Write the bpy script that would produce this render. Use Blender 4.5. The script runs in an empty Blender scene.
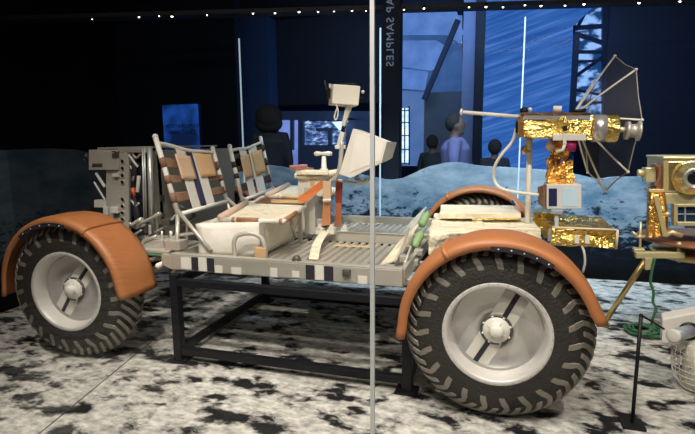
import bpy, bmesh, math, random
from mathutils import Vector, Matrix, noise
random.seed(7)
PI = math.pi
col = bpy.context.scene.collection
sc = bpy.context.scene

# ------------------------------------------------------------------ camera
CX, CY, CZ, YAW, PITCH, ROLL, FP = 1.13656, -3.11458, 1.20927, -0.296947, 0.149287, -0.00802, 500.2
F = Vector((math.sin(YAW)*math.cos(PITCH), math.cos(YAW)*math.cos(PITCH), -math.sin(PITCH)))
R_ = Vector((math.cos(YAW), -math.sin(YAW), 0)); U_ = R_.cross(F)
RR = R_*math.cos(ROLL)+U_*math.sin(ROLL); UU = -R_*math.sin(ROLL)+U_*math.cos(ROLL)
C0 = Vector((CX, CY, CZ))
cam = bpy.data.cameras.new('camera'); co = bpy.data.objects.new('camera', cam); col.objects.link(co)
cam.sensor_width = 36; cam.lens = 36*FP/695; cam.clip_start = .05
m = Matrix((RR, UU, -F)).transposed().to_4x4(); m.translation = C0; co.matrix_world = m
sc.camera = co

def P(px, py, y=None, z=None, x=None):
    """a point of the place: the sight line through a spot of the photo, met with a plane at a real distance"""
    d = F+RR*((px-347.5)/FP)-UU*((py-217)/FP)
    if y is not None: t = (y-CY)/d.y
    elif z is not None: t = (z-CZ)/d.z
    else: t = (x-CX)/d.x
    return C0+d*t

# ------------------------------------------------------------------ materials
MC = {}
def mat(name, colr, rough=.5, metal=0., bump=None, spec=.5, emit=None, estr=1., alpha=1., coat=0., var=None):
    if name in MC: return MC[name]
    m = bpy.data.materials.new(name); m.use_nodes = True
    nt = m.node_tree; b = nt.nodes['Principled BSDF']
    b.inputs['Base Color'].default_value = (*colr, 1); b.inputs['Roughness'].default_value = rough
    b.inputs['Metallic'].default_value = metal; b.inputs['Specular IOR Level'].default_value = spec
    b.inputs['Alpha'].default_value = alpha; b.inputs['Coat Weight'].default_value = coat
    if emit: b.inputs['Emission Color'].default_value = (*emit, 1); b.inputs['Emission Strength'].default_value = estr
    tc = nt.nodes.new('ShaderNodeTexCoord')
    n = nt.nodes.new('ShaderNodeTexNoise'); nt.links.new(tc.outputs['Object'], n.inputs['Vector'])
    n.inputs['Scale'].default_value = (bump[0] if bump else 40); n.inputs['Detail'].default_value = 4
    if bump:
        bp = nt.nodes.new('ShaderNodeBump'); bp.inputs['Strength'].default_value = bump[1]; bp.inputs['Distance'].default_value = bump[2] if len(bump) > 2 else .01
        nt.links.new(n.outputs['Fac'], bp.inputs['Height']); nt.links.new(bp.outputs['Normal'], b.inputs['Normal'])
    v = var if var is not None else .12
    n2 = nt.nodes.new('ShaderNodeTexNoise'); n2.inputs['Scale'].default_value = 9; n2.inputs['Detail'].default_value = 5
    nt.links.new(tc.outputs['Object'], n2.inputs['Vector'])
    mx = nt.nodes.new('ShaderNodeMix'); mx.data_type = 'RGBA'; mx.blend_type = 'MIX'
    mx.inputs['A'].default_value = (*[c*(1-v) for c in colr], 1); mx.inputs['B'].default_value = (*[min(1, c*(1+v)) for c in colr], 1)
    nt.links.new(n2.outputs['Fac'], mx.inputs['Factor']); nt.links.new(mx.outputs['Result'], b.inputs['Base Color'])
    MC[name] = m
    return m
def foil(name, colr, scale=14, rough=.22, strength=.9):
    m = bpy.data.materials.new(name); m.use_nodes = True; nt = m.node_tree; b = nt.nodes['Principled BSDF']
    b.inputs['Base Color'].default_value = (*colr, 1); b.inputs['Metallic'].default_value = .9; b.inputs['Roughness'].default_value = rough
    tc = nt.nodes.new('ShaderNodeTexCoord')
    n = nt.nodes.new('ShaderNodeTexNoise'); n.inputs['Scale'].default_value = scale*.6; n.inputs['Detail'].default_value = 2; n.inputs['Distortion'].default_value = 1.2
    v = nt.nodes.new('ShaderNodeTexVoronoi'); v.inputs['Scale'].default_value = scale
    mv = nt.nodes.new('ShaderNodeVectorMath'); mv.operation = 'ADD'
    nt.links.new(tc.outputs['Object'], n.inputs['Vector']); nt.links.new(tc.outputs['Object'], mv.inputs[0]); nt.links.new(n.outputs['Color'], mv.inputs[1])
    nt.links.new(mv.outputs[0], v.inputs['Vector'])
    a = nt.nodes.new('ShaderNodeMath'); a.operation = 'ADD'
    nt.links.new(v.outputs['Distance'], a.inputs[0]); nt.links.new(n.outputs['Fac'], a.inputs[1])
    bp = nt.nodes.new('ShaderNodeBump'); bp.inputs['Strength'].default_value = strength; bp.inputs['Distance'].default_value = .03
    nt.links.new(a.outputs[0], bp.inputs['Height']); nt.links.new(bp.outputs['Normal'], b.inputs['Normal'])
    MC[name] = m
    return m
WHITE = mat('white_paint', (.70, .68, .61), .42)
CREAM = mat('cream_blanket', (.76, .69, .52), .75, bump=(11, 1., .05))
CANVAS = mat('white_canvas', (.76, .73, .65), .85, bump=(8, .5, .03))
GREYM = mat('aluminium', (.52, .50, .44), .38, .45, bump=(60, .15))
GREYP = mat('grey_panel', (.52, .50, .44), .5, .25, bump=(30, .15))
DGREY = mat('dark_grey_metal', (.10, .10, .09), .5, .4)
OLIVE = mat('olive_grey_panel', (.30, .285, .235), .55, .2, bump=(8, .2))
BLACK = mat('black_paint', (.006, .0065, .010), .5, spec=.3)
BLACKM = mat('black_tape', (.02, .02, .03), .6)
ORANGE = mat('fender_fibreglass', (.41, .155, .055), .46, bump=(5, .12, .02), var=.08)
BROWN = mat('brown_strap', (.20, .115, .07), .8)
DBROWN = mat('dark_brown_strap', (.05, .035, .028), .8)
TAN = mat('tan_pad', (.62, .40, .21), .8, bump=(70, .3))
LTAN = mat('pale_tan_pad', (.66, .46, .31), .8, bump=(70, .3))
NAVY = mat('navy_strap', (.03, .028, .10), .8)
PINK = mat('dusty_pink_pad', (.58, .42, .34), .8)
STRAPO = mat('orange_strap', (.62, .17, .035), .7)
STRAPR = mat('dark_red_strap', (.22, .035, .015), .7)
TIRE = mat('woven_tire', (.030, .027, .024), .6, .2, bump=(90, .6, .01))
TREAD = mat('titanium_tread', (.27, .25, .215), .45, .4, bump=(80, .3))
HUBD = mat('spun_aluminium', (.60, .59, .56), .30, .55, var=.02)
RIMW = mat('rim_grey', (.66, .64, .61), .42, .25, var=.03)
GREEN = mat('green_tank', (.22, .34, .15), .5)
GCABLE = mat('green_cable', (.05, .16, .07), .5)
BLUEG = mat('blue_grey_metal', (.40, .45, .50), .4, .3)
GOLD = foil('gold_foil', (1., .73, .22), 14, .2, .35)
GOLDO = foil('amber_foil', (1., .56, .14), 14, .22, .4)
GOLDP = foil('gold_plate', (.92, .74, .36), 4, .25, .15)
BRASS = mat('brass_tube', (.72, .52, .22), .28, .9)
PGOLD = mat('pale_gold_panel', (.75, .66, .36), .4, .5)
COPPER = mat('copper_brown', (.34, .16, .09), .45, .4)
MIRROR = mat('mirror_radiator', (.60, .80, 1.), .2, .15)  # pale blue base stands in for what the mirror reflects
MIRRORD = mat('dark_mirror_strip', (.05, .06, .16), .12, .5)
MAGENTA = mat('magenta_cap', (.38, .02, .13), .4)
LENS = mat('lens_glass', (.01, .012, .015), .05)
CLOTHB = mat('dark_coat', (.022, .032, .05), .9)
CLOTHP = mat('violet_blue_shirt', (.12, .14, .34), .9)
SKIN = mat('skin', (.13, .10, .09), .7)  # shade on the visitors' faces put into this darker colour
HAIR = mat('dark_hair', (.02, .022, .03), .9)
REDF = mat('flag_red', (.5, .04, .04), .7)
BLUEF = mat('flag_blue', (.04, .05, .2), .7)

def glassmat(name, refl, tint=(1, 1, 1)):
    m = bpy.data.materials.new(name); m.use_nodes = True; nt = m.node_tree
    for n in list(nt.nodes): nt.nodes.remove(n)
    o = nt.nodes.new('ShaderNodeOutputMaterial'); mx = nt.nodes.new('ShaderNodeMixShader')
    t = nt.nodes.new('ShaderNodeBsdfTransparent'); t.inputs[0].default_value = (*tint, 1)
    g = nt.nodes.new('ShaderNodeBsdfGlossy'); g.inputs['Roughness'].default_value = .02
    fr = nt.nodes.new('ShaderNodeFresnel'); fr.inputs['IOR'].default_value = 1.45
    mu = nt.nodes.new('ShaderNodeMath'); mu.operation = 'MULTIPLY'; mu.inputs[1].default_value = refl
    nt.links.new(fr.outputs[0], mu.inputs[0]); nt.links.new(mu.outputs[0], mx.inputs[0])
    nt.links.new(t.outputs[0], mx.inputs[1]); nt.links.new(g.outputs[0], mx.inputs[2]); nt.links.new(mx.outputs[0], o.inputs[0])
    return m
GLASS = glassmat('clear_glass', .12)
GLASSR = glassmat('rear_clear_glass', .015)
MESHD = mat('antenna_mesh', (.10, .10, .095), .6, .3, alpha=.24)

def emis(name, a, b=None, strength=1., scale=4., stretch=(1, 1, 1), rotz=0., pos=(.35, .65), c=None):
    m = bpy.data.materials.new(name); m.use_nodes = True; nt = m.node_tree
    for n in list(nt.nodes): nt.nodes.remove(n)
    o = nt.nodes.new('ShaderNodeOutputMaterial'); e = nt.nodes.new('ShaderNodeEmission')
    e.inputs['Strength'].default_value = strength; e.inputs['Color'].default_value = (*a, 1)
    nt.links.new(e.outputs[0], o.inputs[0])
    if b:
        tc = nt.nodes.new('ShaderNodeTexCoord'); mp = nt.nodes.new('ShaderNodeMapping')
        mp.inputs['Scale'].default_value = stretch
        m0 = nt.nodes.new('ShaderNodeMapping'); m0.inputs['Rotation'].default_value = (0, rotz, 0)
        n = nt.nodes.new('ShaderNodeTexNoise'); n.inputs['Scale'].default_value = scale; n.inputs['Detail'].default_value = 6
        r = nt.nodes.new('ShaderNodeValToRGB'); el = r.color_ramp.elements
        el[0].position, el[1].position = pos; el[0].color = (*a, 1); el[1].color = (*b, 1)
        if c: q = el.new((pos[0]+pos[1])/2); q.color = (*c, 1)
        nt.links.new(tc.outputs['Object'], m0.inputs[0]); nt.links.new(m0.outputs[0], mp.inputs[0]); nt.links.new(mp.outputs[0], n.inputs['Vector'])
        nt.links.new(n.outputs['Fac'], r.inputs[0]); nt.links.new(r.outputs[0], e.inputs['Color'])
    return m

# ------------------------------------------------------------------ mesh helpers
ORG = {}
class MB:
    def __init__(s): s.v = []; s.f = []; s.m = []; s.sm = []
    def add(s, vs, fs, mi=0, smooth=False):
        o = len(s.v); s.v += [Vector(v) for v in vs]
        for f in fs: s.f.append([i+o for i in f]); s.m.append(mi); s.sm.append(smooth)
        return s
    def hexa(s, a, mi=0):       # 8 corners: bottom ring 0-3, top ring 4-7
        return s.add(a, [(0, 3, 2, 1), (4, 5, 6, 7), (0, 1, 5, 4), (1, 2, 6, 5), (2, 3, 7, 6), (3, 0, 4, 7)], mi)
    def box(s, lo, hi, mi=0):
        (x0, y0, z0), (x1, y1, z1) = lo, hi
        return s.hexa([(x0, y0, z0), (x1, y0, z0), (x1, y1, z0), (x0, y1, z0), (x0, y0, z1), (x1, y0, z1), (x1, y1, z1), (x0, y1, z1)], mi)
    def slab(s, pts, off, mi=0):   # polygon extruded by a vector
        n = len(pts); off = Vector(off); pts = [Vector(p) for p in pts]
        fs = [tuple(range(n))[::-1], tuple(range(n, 2*n))]+[(i, (i+1) % n, n+(i+1) % n, n+i) for i in range(n)]
        return s.add(pts+[p+off for p in pts], fs, mi)
    def tube(s, pts, r, n=10, mi=0, smooth=True, closed=False):
        pts = [Vector(p) for p in pts]; k = len(pts)
        rs = r if isinstance(r, (list, tuple)) else [r]*k
        vs = []; prev = None
        for i, p in enumerate(pts):
            if closed: t = pts[(i+1) % k]-pts[i-1]
            else: t = pts[min(i+1, k-1)]-pts[max(i-1, 0)]
            t = t.normalized() if t.length > 1e-9 else Vector((0, 0, 1))
            if prev is None: a = t.orthogonal().normalized()
            else: a = (prev-t*prev.dot(t)); a = a.normalized() if a.length > 1e-6 else t.orthogonal().normalized()
            prev = a; b = t.cross(a)
            for j in range(n): q = 2*PI*j/n; vs.append(p+(a*math.cos(q)+b*math.sin(q))*rs[i])
        fs = []
        for i in range(k if closed else k-1):
            i2 = (i+1) % k
            for j in range(n): fs.append((i*n+j, i*n+(j+1) % n, i2*n+(j+1) % n, i2*n+j))
        o = len(s.f); s.add(vs, fs, mi, smooth)
        if not closed:
            b0 = len(s.v)-len(vs)
            s.f.append([b0+j for j in range(n)][::-1]); s.f.append([b0+(k-1)*n+j for j in range(n)]); s.m += [mi, mi]; s.sm += [False, False]
        return s
    def cyl(s, a, b, r, n=16, mi=0, r2=None): return s.tube([a, b], [r, r if r2 is None else r2], n, mi)
    def lathe(s, c, ax, prof, n=48, mi=0, smooth=True, a0=0, a1=2*PI, x0=None):
        c = Vector(c); ax = Vector(ax).normalized(); u = Vector(x0).normalized() if x0 else ax.orthogonal().normalized(); w = ax.cross(u)
        full = abs(a1-a0-2*PI) < 1e-6; k = n if full else n+1; vs = []; L = len(prof)
        for i in range(k):
            q = a0+(a1-a0)*i/n; d = u*math.cos(q)+w*math.sin(q)
            for (r, h) in prof: vs.append(c+d*r+ax*h)
        fs = []
        for i in range(n):
            i2 = (i+1) % k
            for j in range(L-1): fs.append((i*L+j, i2*L+j, i2*L+j+1, i*L+j+1))
        return s.add(vs, fs, mi, smooth)
    def ball(s, c, r, mi=0, n=12, sc=(1, 1, 1)):
        c = Vector(c); pts = []
        k = n//2
        vs = [c+Vector((0, 0, r*sc[2]))]
        for i in range(1, k):
            t = PI*i/k
            for j in range(n): q = 2*PI*j/n; vs.append(c+Vector((r*sc[0]*math.sin(t)*math.cos(q), r*sc[1]*math.sin(t)*math.sin(q), r*sc[2]*math.cos(t))))
        vs.append(c-Vector((0, 0, r*sc[2])))
        fs = [(0, 1+j, 1+(j+1) % n) for j in range(n)]
        for i in range(k-2):
            for j in range(n): a = 1+i*n; fs.append((a+j, a+n+j, a+n+(j+1) % n, a+(j+1) % n))
        a = 1+(k-2)*n; fs += [(a+j, len(vs)-1, a+(j+1) % n) for j in range(n)]
        return s.add(vs, fs, mi, True)
    def ribbon(s, pts, w, th=.004, mi=0):   # strap following points, width vector w
        pts = [Vector(p) for p in pts]; w = Vector(w)/2; vs = []
        for i, p in enumerate(pts):
            t = (pts[min(i+1, len(pts)-1)]-pts[max(i-1, 0)]).normalized(); n = t.cross(w).normalized()*th/2
            vs += [p-w-n, p+w-n, p+w+n, p-w+n]
        fs = [(0, 1, 2, 3)[::-1], tuple(4*(len(pts)-1)+j for j in range(4))]
        for i in range(len(pts)-1):
            for j in range(4): fs.append((4*i+j, 4*i+(j+1) % 4, 4*i+4+(j+1) % 4, 4*i+4+j))
        return s.add(vs, fs, mi)
    def build(s, name, mats, parent=None, origin=None, bevel=0, solid=0, subs=0, fix=True):
        me = bpy.data.meshes.new(name); og = Vector(origin) if origin is not None else (ORG[parent.name] if parent is not None and parent.name in ORG else Vector())
        me.from_pydata([v-og for v in s.v], [], s.f)
        for mm in (mats if isinstance(mats, (list, tuple)) else [mats]): me.materials.append(mm)
        for p, mi, sm in zip(me.polygons, s.m, s.sm): p.material_index = mi; p.use_smooth = sm
        me.validate()
        if fix:
            bm = bmesh.new(); bm.from_mesh(me); bmesh.ops.recalc_face_normals(bm, faces=bm.faces); bm.to_mesh(me); bm.free()
        o = bpy.data.objects.new(name, me); col.objects.link(o)
        if parent is not None: o.parent = parent; o.location = og-ORG[parent.name]
        else: o.location = og
        ORG[o.name] = og
        if solid: q = o.modifiers.new('solidify', 'SOLIDIFY'); q.thickness = solid; q.offset = 0
        if bevel: q = o.modifiers.new('bevel', 'BEVEL'); q.width = bevel; q.segments = 2; q.limit_method = 'ANGLE'; q.angle_limit = .7
        if subs: q = o.modifiers.new('subdivision', 'SUBSURF'); q.levels = subs; q.render_levels = subs
        return o
def tag(o, label=None, cat=None, group=None, kind=None):
    if label: o['label'] = label
    if cat: o['category'] = cat
    if group: o['group'] = group
    if kind: o['kind'] = kind
    return o
def empty(name, loc, label, cat, group=None):
    o = bpy.data.objects.new(name, None); col.objects.link(o); o.location = loc; ORG[o.name] = Vector(loc); o.empty_display_size = .1
    return tag(o, label, cat, group)
def struct(o): o['kind'] = 'structure'; return o
def kids(o): return [c for c in bpy.data.objects if c.parent == o]
def copy_tree(o, parent=None):
    c = o.copy(); col.objects.link(c); ORG[c.name] = ORG[o.name]
    if parent is not None: c.parent = parent
    for k in kids(o): copy_tree(k, c)
    return c
def curve(pts, n=6):   # Catmull-Rom through points
    pts = [Vector(p) for p in pts]; q = [2*pts[0]-pts[1]]+pts+[2*pts[-1]-pts[-2]]; out = []
    for i in range(1, len(q)-2):
        for k in range(n):
            t = k/n; a, b, c, d = q[i-1], q[i], q[i+1], q[i+2]
            out.append(.5*((2*b)+(c-a)*t+(2*a-5*b+4*c-d)*t*t+(3*b-a-3*c+d)*t**3))
    return out+[pts[-1]]

# ================================================================== SETTING
def noise_floor():
    m = bpy.data.materials.new('lunar_ground_print'); m.use_nodes = True; nt = m.node_tree; b = nt.nodes['Principled BSDF']
    b.inputs['Roughness'].default_value = .75; b.inputs['Specular IOR Level'].default_value = .25
    tc = nt.nodes.new('ShaderNodeTexCoord'); mp = nt.nodes.new('ShaderNodeMapping'); mp.inputs['Scale'].default_value = (.75, 1.15, 1); mp.inputs['Rotation'].default_value = (0, 0, .35)
    nt.links.new(tc.outputs['Object'], mp.inputs[0])
    def N(s, d, dist=0., rough=.6):
        n = nt.nodes.new('ShaderNodeTexNoise'); n.inputs['Scale'].default_value = s; n.inputs['Detail'].default_value = d; n.inputs['Distortion'].default_value = dist; n.inputs['Roughness'].default_value = rough
        nt.links.new(mp.outputs[0], n.inputs['Vector']); return n
    def ramp(src, p0, c0, p1, c1):
        r = nt.nodes.new('ShaderNodeValToRGB'); e = r.color_ramp.elements; e[0].position = p0; e[1].position = p1; e[0].color = (*c0, 1); e[1].color = (*c1, 1); nt.links.new(src, r.inputs[0]); return r.outputs[0]
    big = N(7., 9, .1, .6); fine = N(22, 7, 0, .65); vbig = N(1.3, 3)
    a = nt.nodes.new('ShaderNodeMath'); a.operation = 'MULTIPLY_ADD'; nt.links.new(vbig.outputs['Fac'], a.inputs[0]); a.inputs[1].default_value = .155; nt.links.new(big.outputs['Fac'], a.inputs[2])
    dark = ramp(a.outputs[0], .49, (.016, .017, .021), .575, (1, 1, 1))
    tone = ramp(fine.outputs['Fac'], .33, (.22, .215, .20), .62, (.66, .645, .59))
    mx = nt.nodes.new('ShaderNodeMix'); mx.data_type = 'RGBA'; mx.blend_type = 'MULTIPLY'; mx.inputs['Factor'].default_value = 1
    nt.links.new(tone, mx.inputs['A']); nt.links.new(dark, mx.inputs['B']); nt.links.new(mx.outputs['Result'], b.inputs['Base Color'])
    return m
g = MB(); g.box((-6, -6, -.05), (7, 12, 0)); fl = struct(g.build('floor', noise_floor(), None, (0, 0, 0)))
# seam between two floor sheets
a, b = P(160, 334, z=0), P(20, 449, z=0)
g = MB(); g.slab([a, b, b+Vector((.006, 0, 0)), a+Vector((.006, 0, 0))], (0, 0, .0012)); struct(g.build('trim_1', BLACK))

# lunar backdrop: a printed wall, straight behind the rover and curving forward at the left
def mural_mat(nm, f):
    m = bpy.data.materials.new(nm); m.use_nodes = True; nt = m.node_tree; b = nt.nodes['Principled BSDF']
    b.inputs['Roughness'].default_value = .6; b.inputs['Specular IOR Level'].default_value = .2
    tc = nt.nodes.new('ShaderNodeTexCoord'); mp = nt.nodes.new('ShaderNodeMapping'); mp.inputs['Scale'].default_value = (1, 1, 2.2)
    nt.links.new(tc.outputs['Object'], mp.inputs[0])
    sx = nt.nodes.new('ShaderNodeSeparateXYZ'); nt.links.new(tc.outputs['Object'], sx.inputs[0])
    def N(s, d, dist=0.):
        n = nt.nodes.new('ShaderNodeTexNoise'); n.inputs['Scale'].default_value = s; n.inputs['Detail'].default_value = d; n.inputs['Distortion'].default_value = dist; n.inputs['Roughness'].default_value = .62
        nt.links.new(mp.outputs[0], n.inputs['Vector']); return n.outputs['Fac']
    def M(op, a, b_, c=None):
        n = nt.nodes.new('ShaderNodeMath'); n.operation = op
        for i, v in enumerate((a, b_, c)):
            if v is None: continue
            if isinstance(v, (int, float)): n.inputs[i].default_value = v
            else: nt.links.new(v, n.inputs[i])
        return n.outputs[0]
    def ramp(src, els):
        r = nt.nodes.new('ShaderNodeValToRGB'); e = r.color_ramp.elements
        while len(e) < len(els): e.new(.5)
        for q, (p, c) in zip(e, els): q.position = p; q.color = (*c, 1)
        nt.links.new(src, r.inputs[0]); return r.outputs[0]
    z = sx.outputs['Z']
    soil = ramp(N(2.2, 9), [(.34, tuple(c*f for c in (.11, .22, .34))), (.64, tuple(c*f for c in (.46, .60, .70)))])
    # rocks and shadowed ground get denser lower down
    n1 = N(2.6, 9, .4)
    k = M('MULTIPLY_ADD', M('SUBTRACT', .62, z), .6, n1)
    dk = ramp(k, [(.60, (1, 1, 1)), (.66, (.05, .07, .10))])
    n2 = N(13, 7, .6); k2 = M('MULTIPLY_ADD', M('SUBTRACT', .72, z), .42, n2)
    dk2 = ramp(k2, [(.60, (1, 1, 1)), (.66, (.10, .14, .19))])
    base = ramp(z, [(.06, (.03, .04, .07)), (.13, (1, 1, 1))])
    out = soil
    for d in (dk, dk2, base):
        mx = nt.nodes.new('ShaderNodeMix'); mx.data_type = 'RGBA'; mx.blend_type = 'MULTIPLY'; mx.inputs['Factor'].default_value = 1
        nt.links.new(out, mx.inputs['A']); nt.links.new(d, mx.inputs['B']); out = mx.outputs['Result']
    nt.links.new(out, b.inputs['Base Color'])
    return m
path = [(-2.3, -3.4), (-2.3, -.33), (-2.3, .05), (-2.3, .3)]
for i in range(1, 13):
    q = PI/2*i/12; path.append((-2.3+1.3*(1-math.cos(q)), .3+1.3*math.sin(q)))
tops_s = [(205, 168), (222, 163), (245, 162), (270, 165.5), (283, 167), (295, 171), (320, 176), (357, 174), (373, 177), (388, 180.5), (402, 178.5), (414, 173), (426.5, 167), (447, 162.5), (460, 162.5), (480, 166), (520, 168), (560, 171), (600, 179.5), (614, 177), (646, 177), (700, 176)]
hs = [(P(px, py, y=1.6).x, P(px, py, y=1.6).z) for px, py in tops_s]
x = -.95
while x < 4.6: path.append((x, 1.6)); x += .06
def hz(x, y):
    if y < 1.55:
        if y < .2: return 1.175+.01*math.sin(y*3)
        return 1.175-.25*min(1, ((y-.2)/1.1))**1.2
    if x <= hs[0][0]: return hs[0][1]
    for (xa, za), (xb, zb) in zip(hs, hs[1:]):
        if xa <= x <= xb: return za+(zb-za)*(x-xa)/(xb-xa)
    return hs[-1][1]+.04*math.sin((x-hs[-1][0])*2)
g = MB(); vs = []; n = len(path); TH = .06
for i, (x, y) in enumerate(path):
    xa, ya = path[max(i-1, 0)]; xb, yb = path[min(i+1, n-1)]; t = Vector((xb-xa, yb-ya, 0)).normalized(); nn = Vector((-t.y, t.x, 0))
    h = hz(x, y)
    p = Vector((x, y, 0)); q = p+nn*TH
    vs += [p, p+Vector((0, 0, h)), q+Vector((0, 0, h)), q]
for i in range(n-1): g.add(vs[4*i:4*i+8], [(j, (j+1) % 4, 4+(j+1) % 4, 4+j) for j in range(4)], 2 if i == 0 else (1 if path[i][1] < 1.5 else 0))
# same print in three strengths: dim left end, darkest round the curve, full behind
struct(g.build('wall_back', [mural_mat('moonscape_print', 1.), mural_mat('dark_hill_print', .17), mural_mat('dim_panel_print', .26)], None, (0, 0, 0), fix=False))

# reflections in the glass, built as solid things in a hall beyond the display
HALLW = mat('hall_dark_wall', (.022, .032, .055), .8)
HALLB = mat('hall_black', (.004, .004, .006), .9)
CEIL = mat('hall_ceiling', (.02, .022, .03), .8)
g = MB(); g.box((-9, 9, 0), (8, 9.2, 5)); struct(g.build('wall_far', HALLW, None, (0, 9, 0)))
g = MB(); g.box((-9, -6, 3.6), (8, 12, 3.7)); struct(g.build('ceiling', CEIL, None, (0, 0, 3.6)))
g = MB(); g.box((-6.4, -6, 0), (-6.2, 9, 3.6)); struct(g.build('wall_left', HALLB, None, (-6.3, 0, 0)))
g = MB(); g.box((7.0, -6, 0), (7.2, 9, 3.6)); struct(g.build('wall_right', HALLB, None, (7.1, 0, 0)))
g = MB(); g.box((-6.4, -6.2, 0), (7.2, -6, 3.6)); struct(g.build('wall_front', HALLB, None, (0, -6.1, 0)))
# black drape wall that closes the hall off at the left of the display
def quadpx(pts, y, th=.05, mi=0, g=None):
    g = g or MB(); return g.slab([P(px, py, y=y) for px, py in pts], (0, th, 0), mi)
def bxpx(x0, y0, x1, y1, y, th=.05, mi=0, g=None): return quadpx([(x0, y1), (x1, y1), (x1, y0), (x0, y0)], y, th, mi, g)

def colpx(name, x0, x1, y, m, th=.4, z0=0, z1=3.6):
    a = P(x0, 120, y=y).x; b = P(x1, 120, y=y).x
    g = MB(); g.box((a, y, z0), (b, y+th, z1)); return g.build(name, m, None, ((a+b)/2, y+th/2, z0))
BLUEWALL = mat('blue_pillar', (.04, .10, .25), .7)
LBLUE = mat('pale_blue_pillar', (.28, .42, .78), .7)
TEAL = mat('slate_partition', (.17, .24, .31), .8)
DNAVY = mat('dark_navy_partition', (.012, .02, .045), .8)
DKTEAL = mat('charcoal_blue_pillar', (.028, .045, .075), .8)
tag(colpx('pillar', 242, 270, 6.0, BLUEWALL), 'tall blue pillar behind the far bright glass edge, left of the camera box', 'pillar')
tag(colpx('partition', 272, 383, 6.4, HALLW, .2, 1.95), 'wide dark navy hanging partition above the lit window and behind the mast camera', 'partition')
tag(colpx('partition', 120, 238, 4.6, DNAVY, .2), 'near-black navy partition behind the seats and the rear rack', 'partition')
tag(colpx('partition', 603, 760, 6.6, mat('navy_panel', (.03, .06, .13), .6), .2), 'dark navy partition behind the gold lander, at the far right', 'partition')
# reflected sign, built as a column with mirrored lettering
sg = tag(colpx('sign_column', 383, 399, 3.0, DKTEAL, .2), 'narrow dark column with vertical mirrored lettering MAP SAMPLES', 'sign')
SIGNT = mat('sign_lettering', (.30, .40, .55), .6, emit=(.25, .33, .5), estr=.25)
def text(body, size, parent, name, m, M):
    c = bpy.data.curves.new(name, 'FONT'); c.body = body; c.size = size; c.extrude = .002; c.space_character = 1.16; c.align_x = 'CENTER'; c.align_y = 'CENTER'
    t = bpy.data.objects.new(name, c); col.objects.link(t)
    dg = bpy.context.evaluated_depsgraph_get(); me = bpy.data.meshes.new_from_object(t.evaluated_get(dg)); bpy.data.objects.remove(t)
    me.transform(M); me.materials.clear(); me.materials.append(m)
    o = bpy.data.objects.new(name, me); col.objects.link(o)
    if parent is not None: o.parent = parent; o.location = -ORG[parent.name]
    ORG[o.name] = Vector(); return o
# rotate so the text reads downwards, then mirror left-right
pt = P(390.5, 27.5, y=2.99)
M = Matrix.Translation(pt) @ Matrix(((-1, 0, 0, 0), (0, 1, 0, 0), (0, 0, 1, 0), (0, 0, 0, 1))) @ Matrix.Rotation(PI/2, 4, 'X') @ Matrix.Rotation(-PI/2, 4, 'Z')
text('MAP SAMPLES', .130, sg, 'lettering', SIGNT, M)
# low blue reflected sign, built as a glowing panel with mirrored lettering
BS = emis('blue_lit_sign', (.004, .012, .05), (.010, .06, .30), .9, 1.6, (1, 1, 1), pos=(.45, .62))
a, b = P(162, 104, y=4.4), P(202, 150, y=4.4)
g = MB(); g.box((a.x, 4.38, .3), (b.x, 4.44, a.z), 0)
g.box((a.x+.02, 4.372, .32), (b.x-.02, 4.381, a.z-.02), 1)
bs = tag(g.build('sign_panel', [DNAVY, BS], None, ((a.x+b.x)/2, 4.4, .3)), 'low blue glowing sign panel with mirrored dark lettering behind the near seat', 'sign')
for x_ in (a.x+.08, b.x-.12):
    g = MB(); g.box((x_, 4.39, 0), (x_+.04, 4.43, .31)); g.build('leg', DNAVY, bs)
for body, px, py in (('EXPLORATION', 182, 126), ('CONTINUES', 182, 132.5)):
    pt = P(px, py, y=4.36)
    M = Matrix.Translation(pt) @ Matrix(((-1, 0, 0, 0), (0, 1, 0, 0), (0, 0, 1, 0), (0, 0, 0, 1))) @ Matrix.Rotation(PI/2, 4, 'X')
    text(body, .086, bs, 'lettering', mat('dark_lettering', (.004, .008, .03), .7), M)

# lit window opening, left of the camera mast
VIO = emis('lavender_daylight', (.10, .15, .42), (.16, .25, .62), 1., 1.2, pos=(.4, .6))
SCN = emis('window_view', (.02, .05, .16), (.55, .75, 1.), .85, 7, (1, 1, 2.4), c=(.10, .18, .42), pos=(.42, .66))
w = MB(); bxpx(245, 116, 303, 172, 6.6, .05, 0, w); w1 = w.build('window_1', VIO, None, P(275, 172, y=6.6)); struct(w1)
w = MB(); bxpx(303, 121, 346, 151, 6.6, .05, 0, w); w2 = struct(w.build('window_2', SCN, None, P(325, 151, y=6.6)))
w = MB()
bxpx(244, 111, 372, 120, 6.5, .1, 0, w); bxpx(298, 120, 303, 165, 6.5, .1, 0, w); bxpx(303, 145, 372, 175, 6.5, .1, 0, w); bxpx(346, 118, 372, 150, 6.5, .1, 0, w)
bxpx(316, 128, 332, 131, 6.5, .1, 0, w); bxpx(328, 131, 331, 146, 6.5, .1, 0, w); bxpx(290, 120, 293, 150, 6.5, .08, 0, w)
struct(w.build('trim_2', mat('window_frame_blue', (.10, .16, .30), .7), None, P(300, 165, y=6.5)))
w = MB(); quadpx([(332, 122), (347, 121), (339, 130)], 6.3, .1, 0, w)
tag(w.build('pendant_lamp', emis('lamp_white', (.55, .75, 1.), strength=1.3), None, P(339, 130, y=6.3)), 'small bright white triangular pendant lamp in the lit window', 'lamp')

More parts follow.
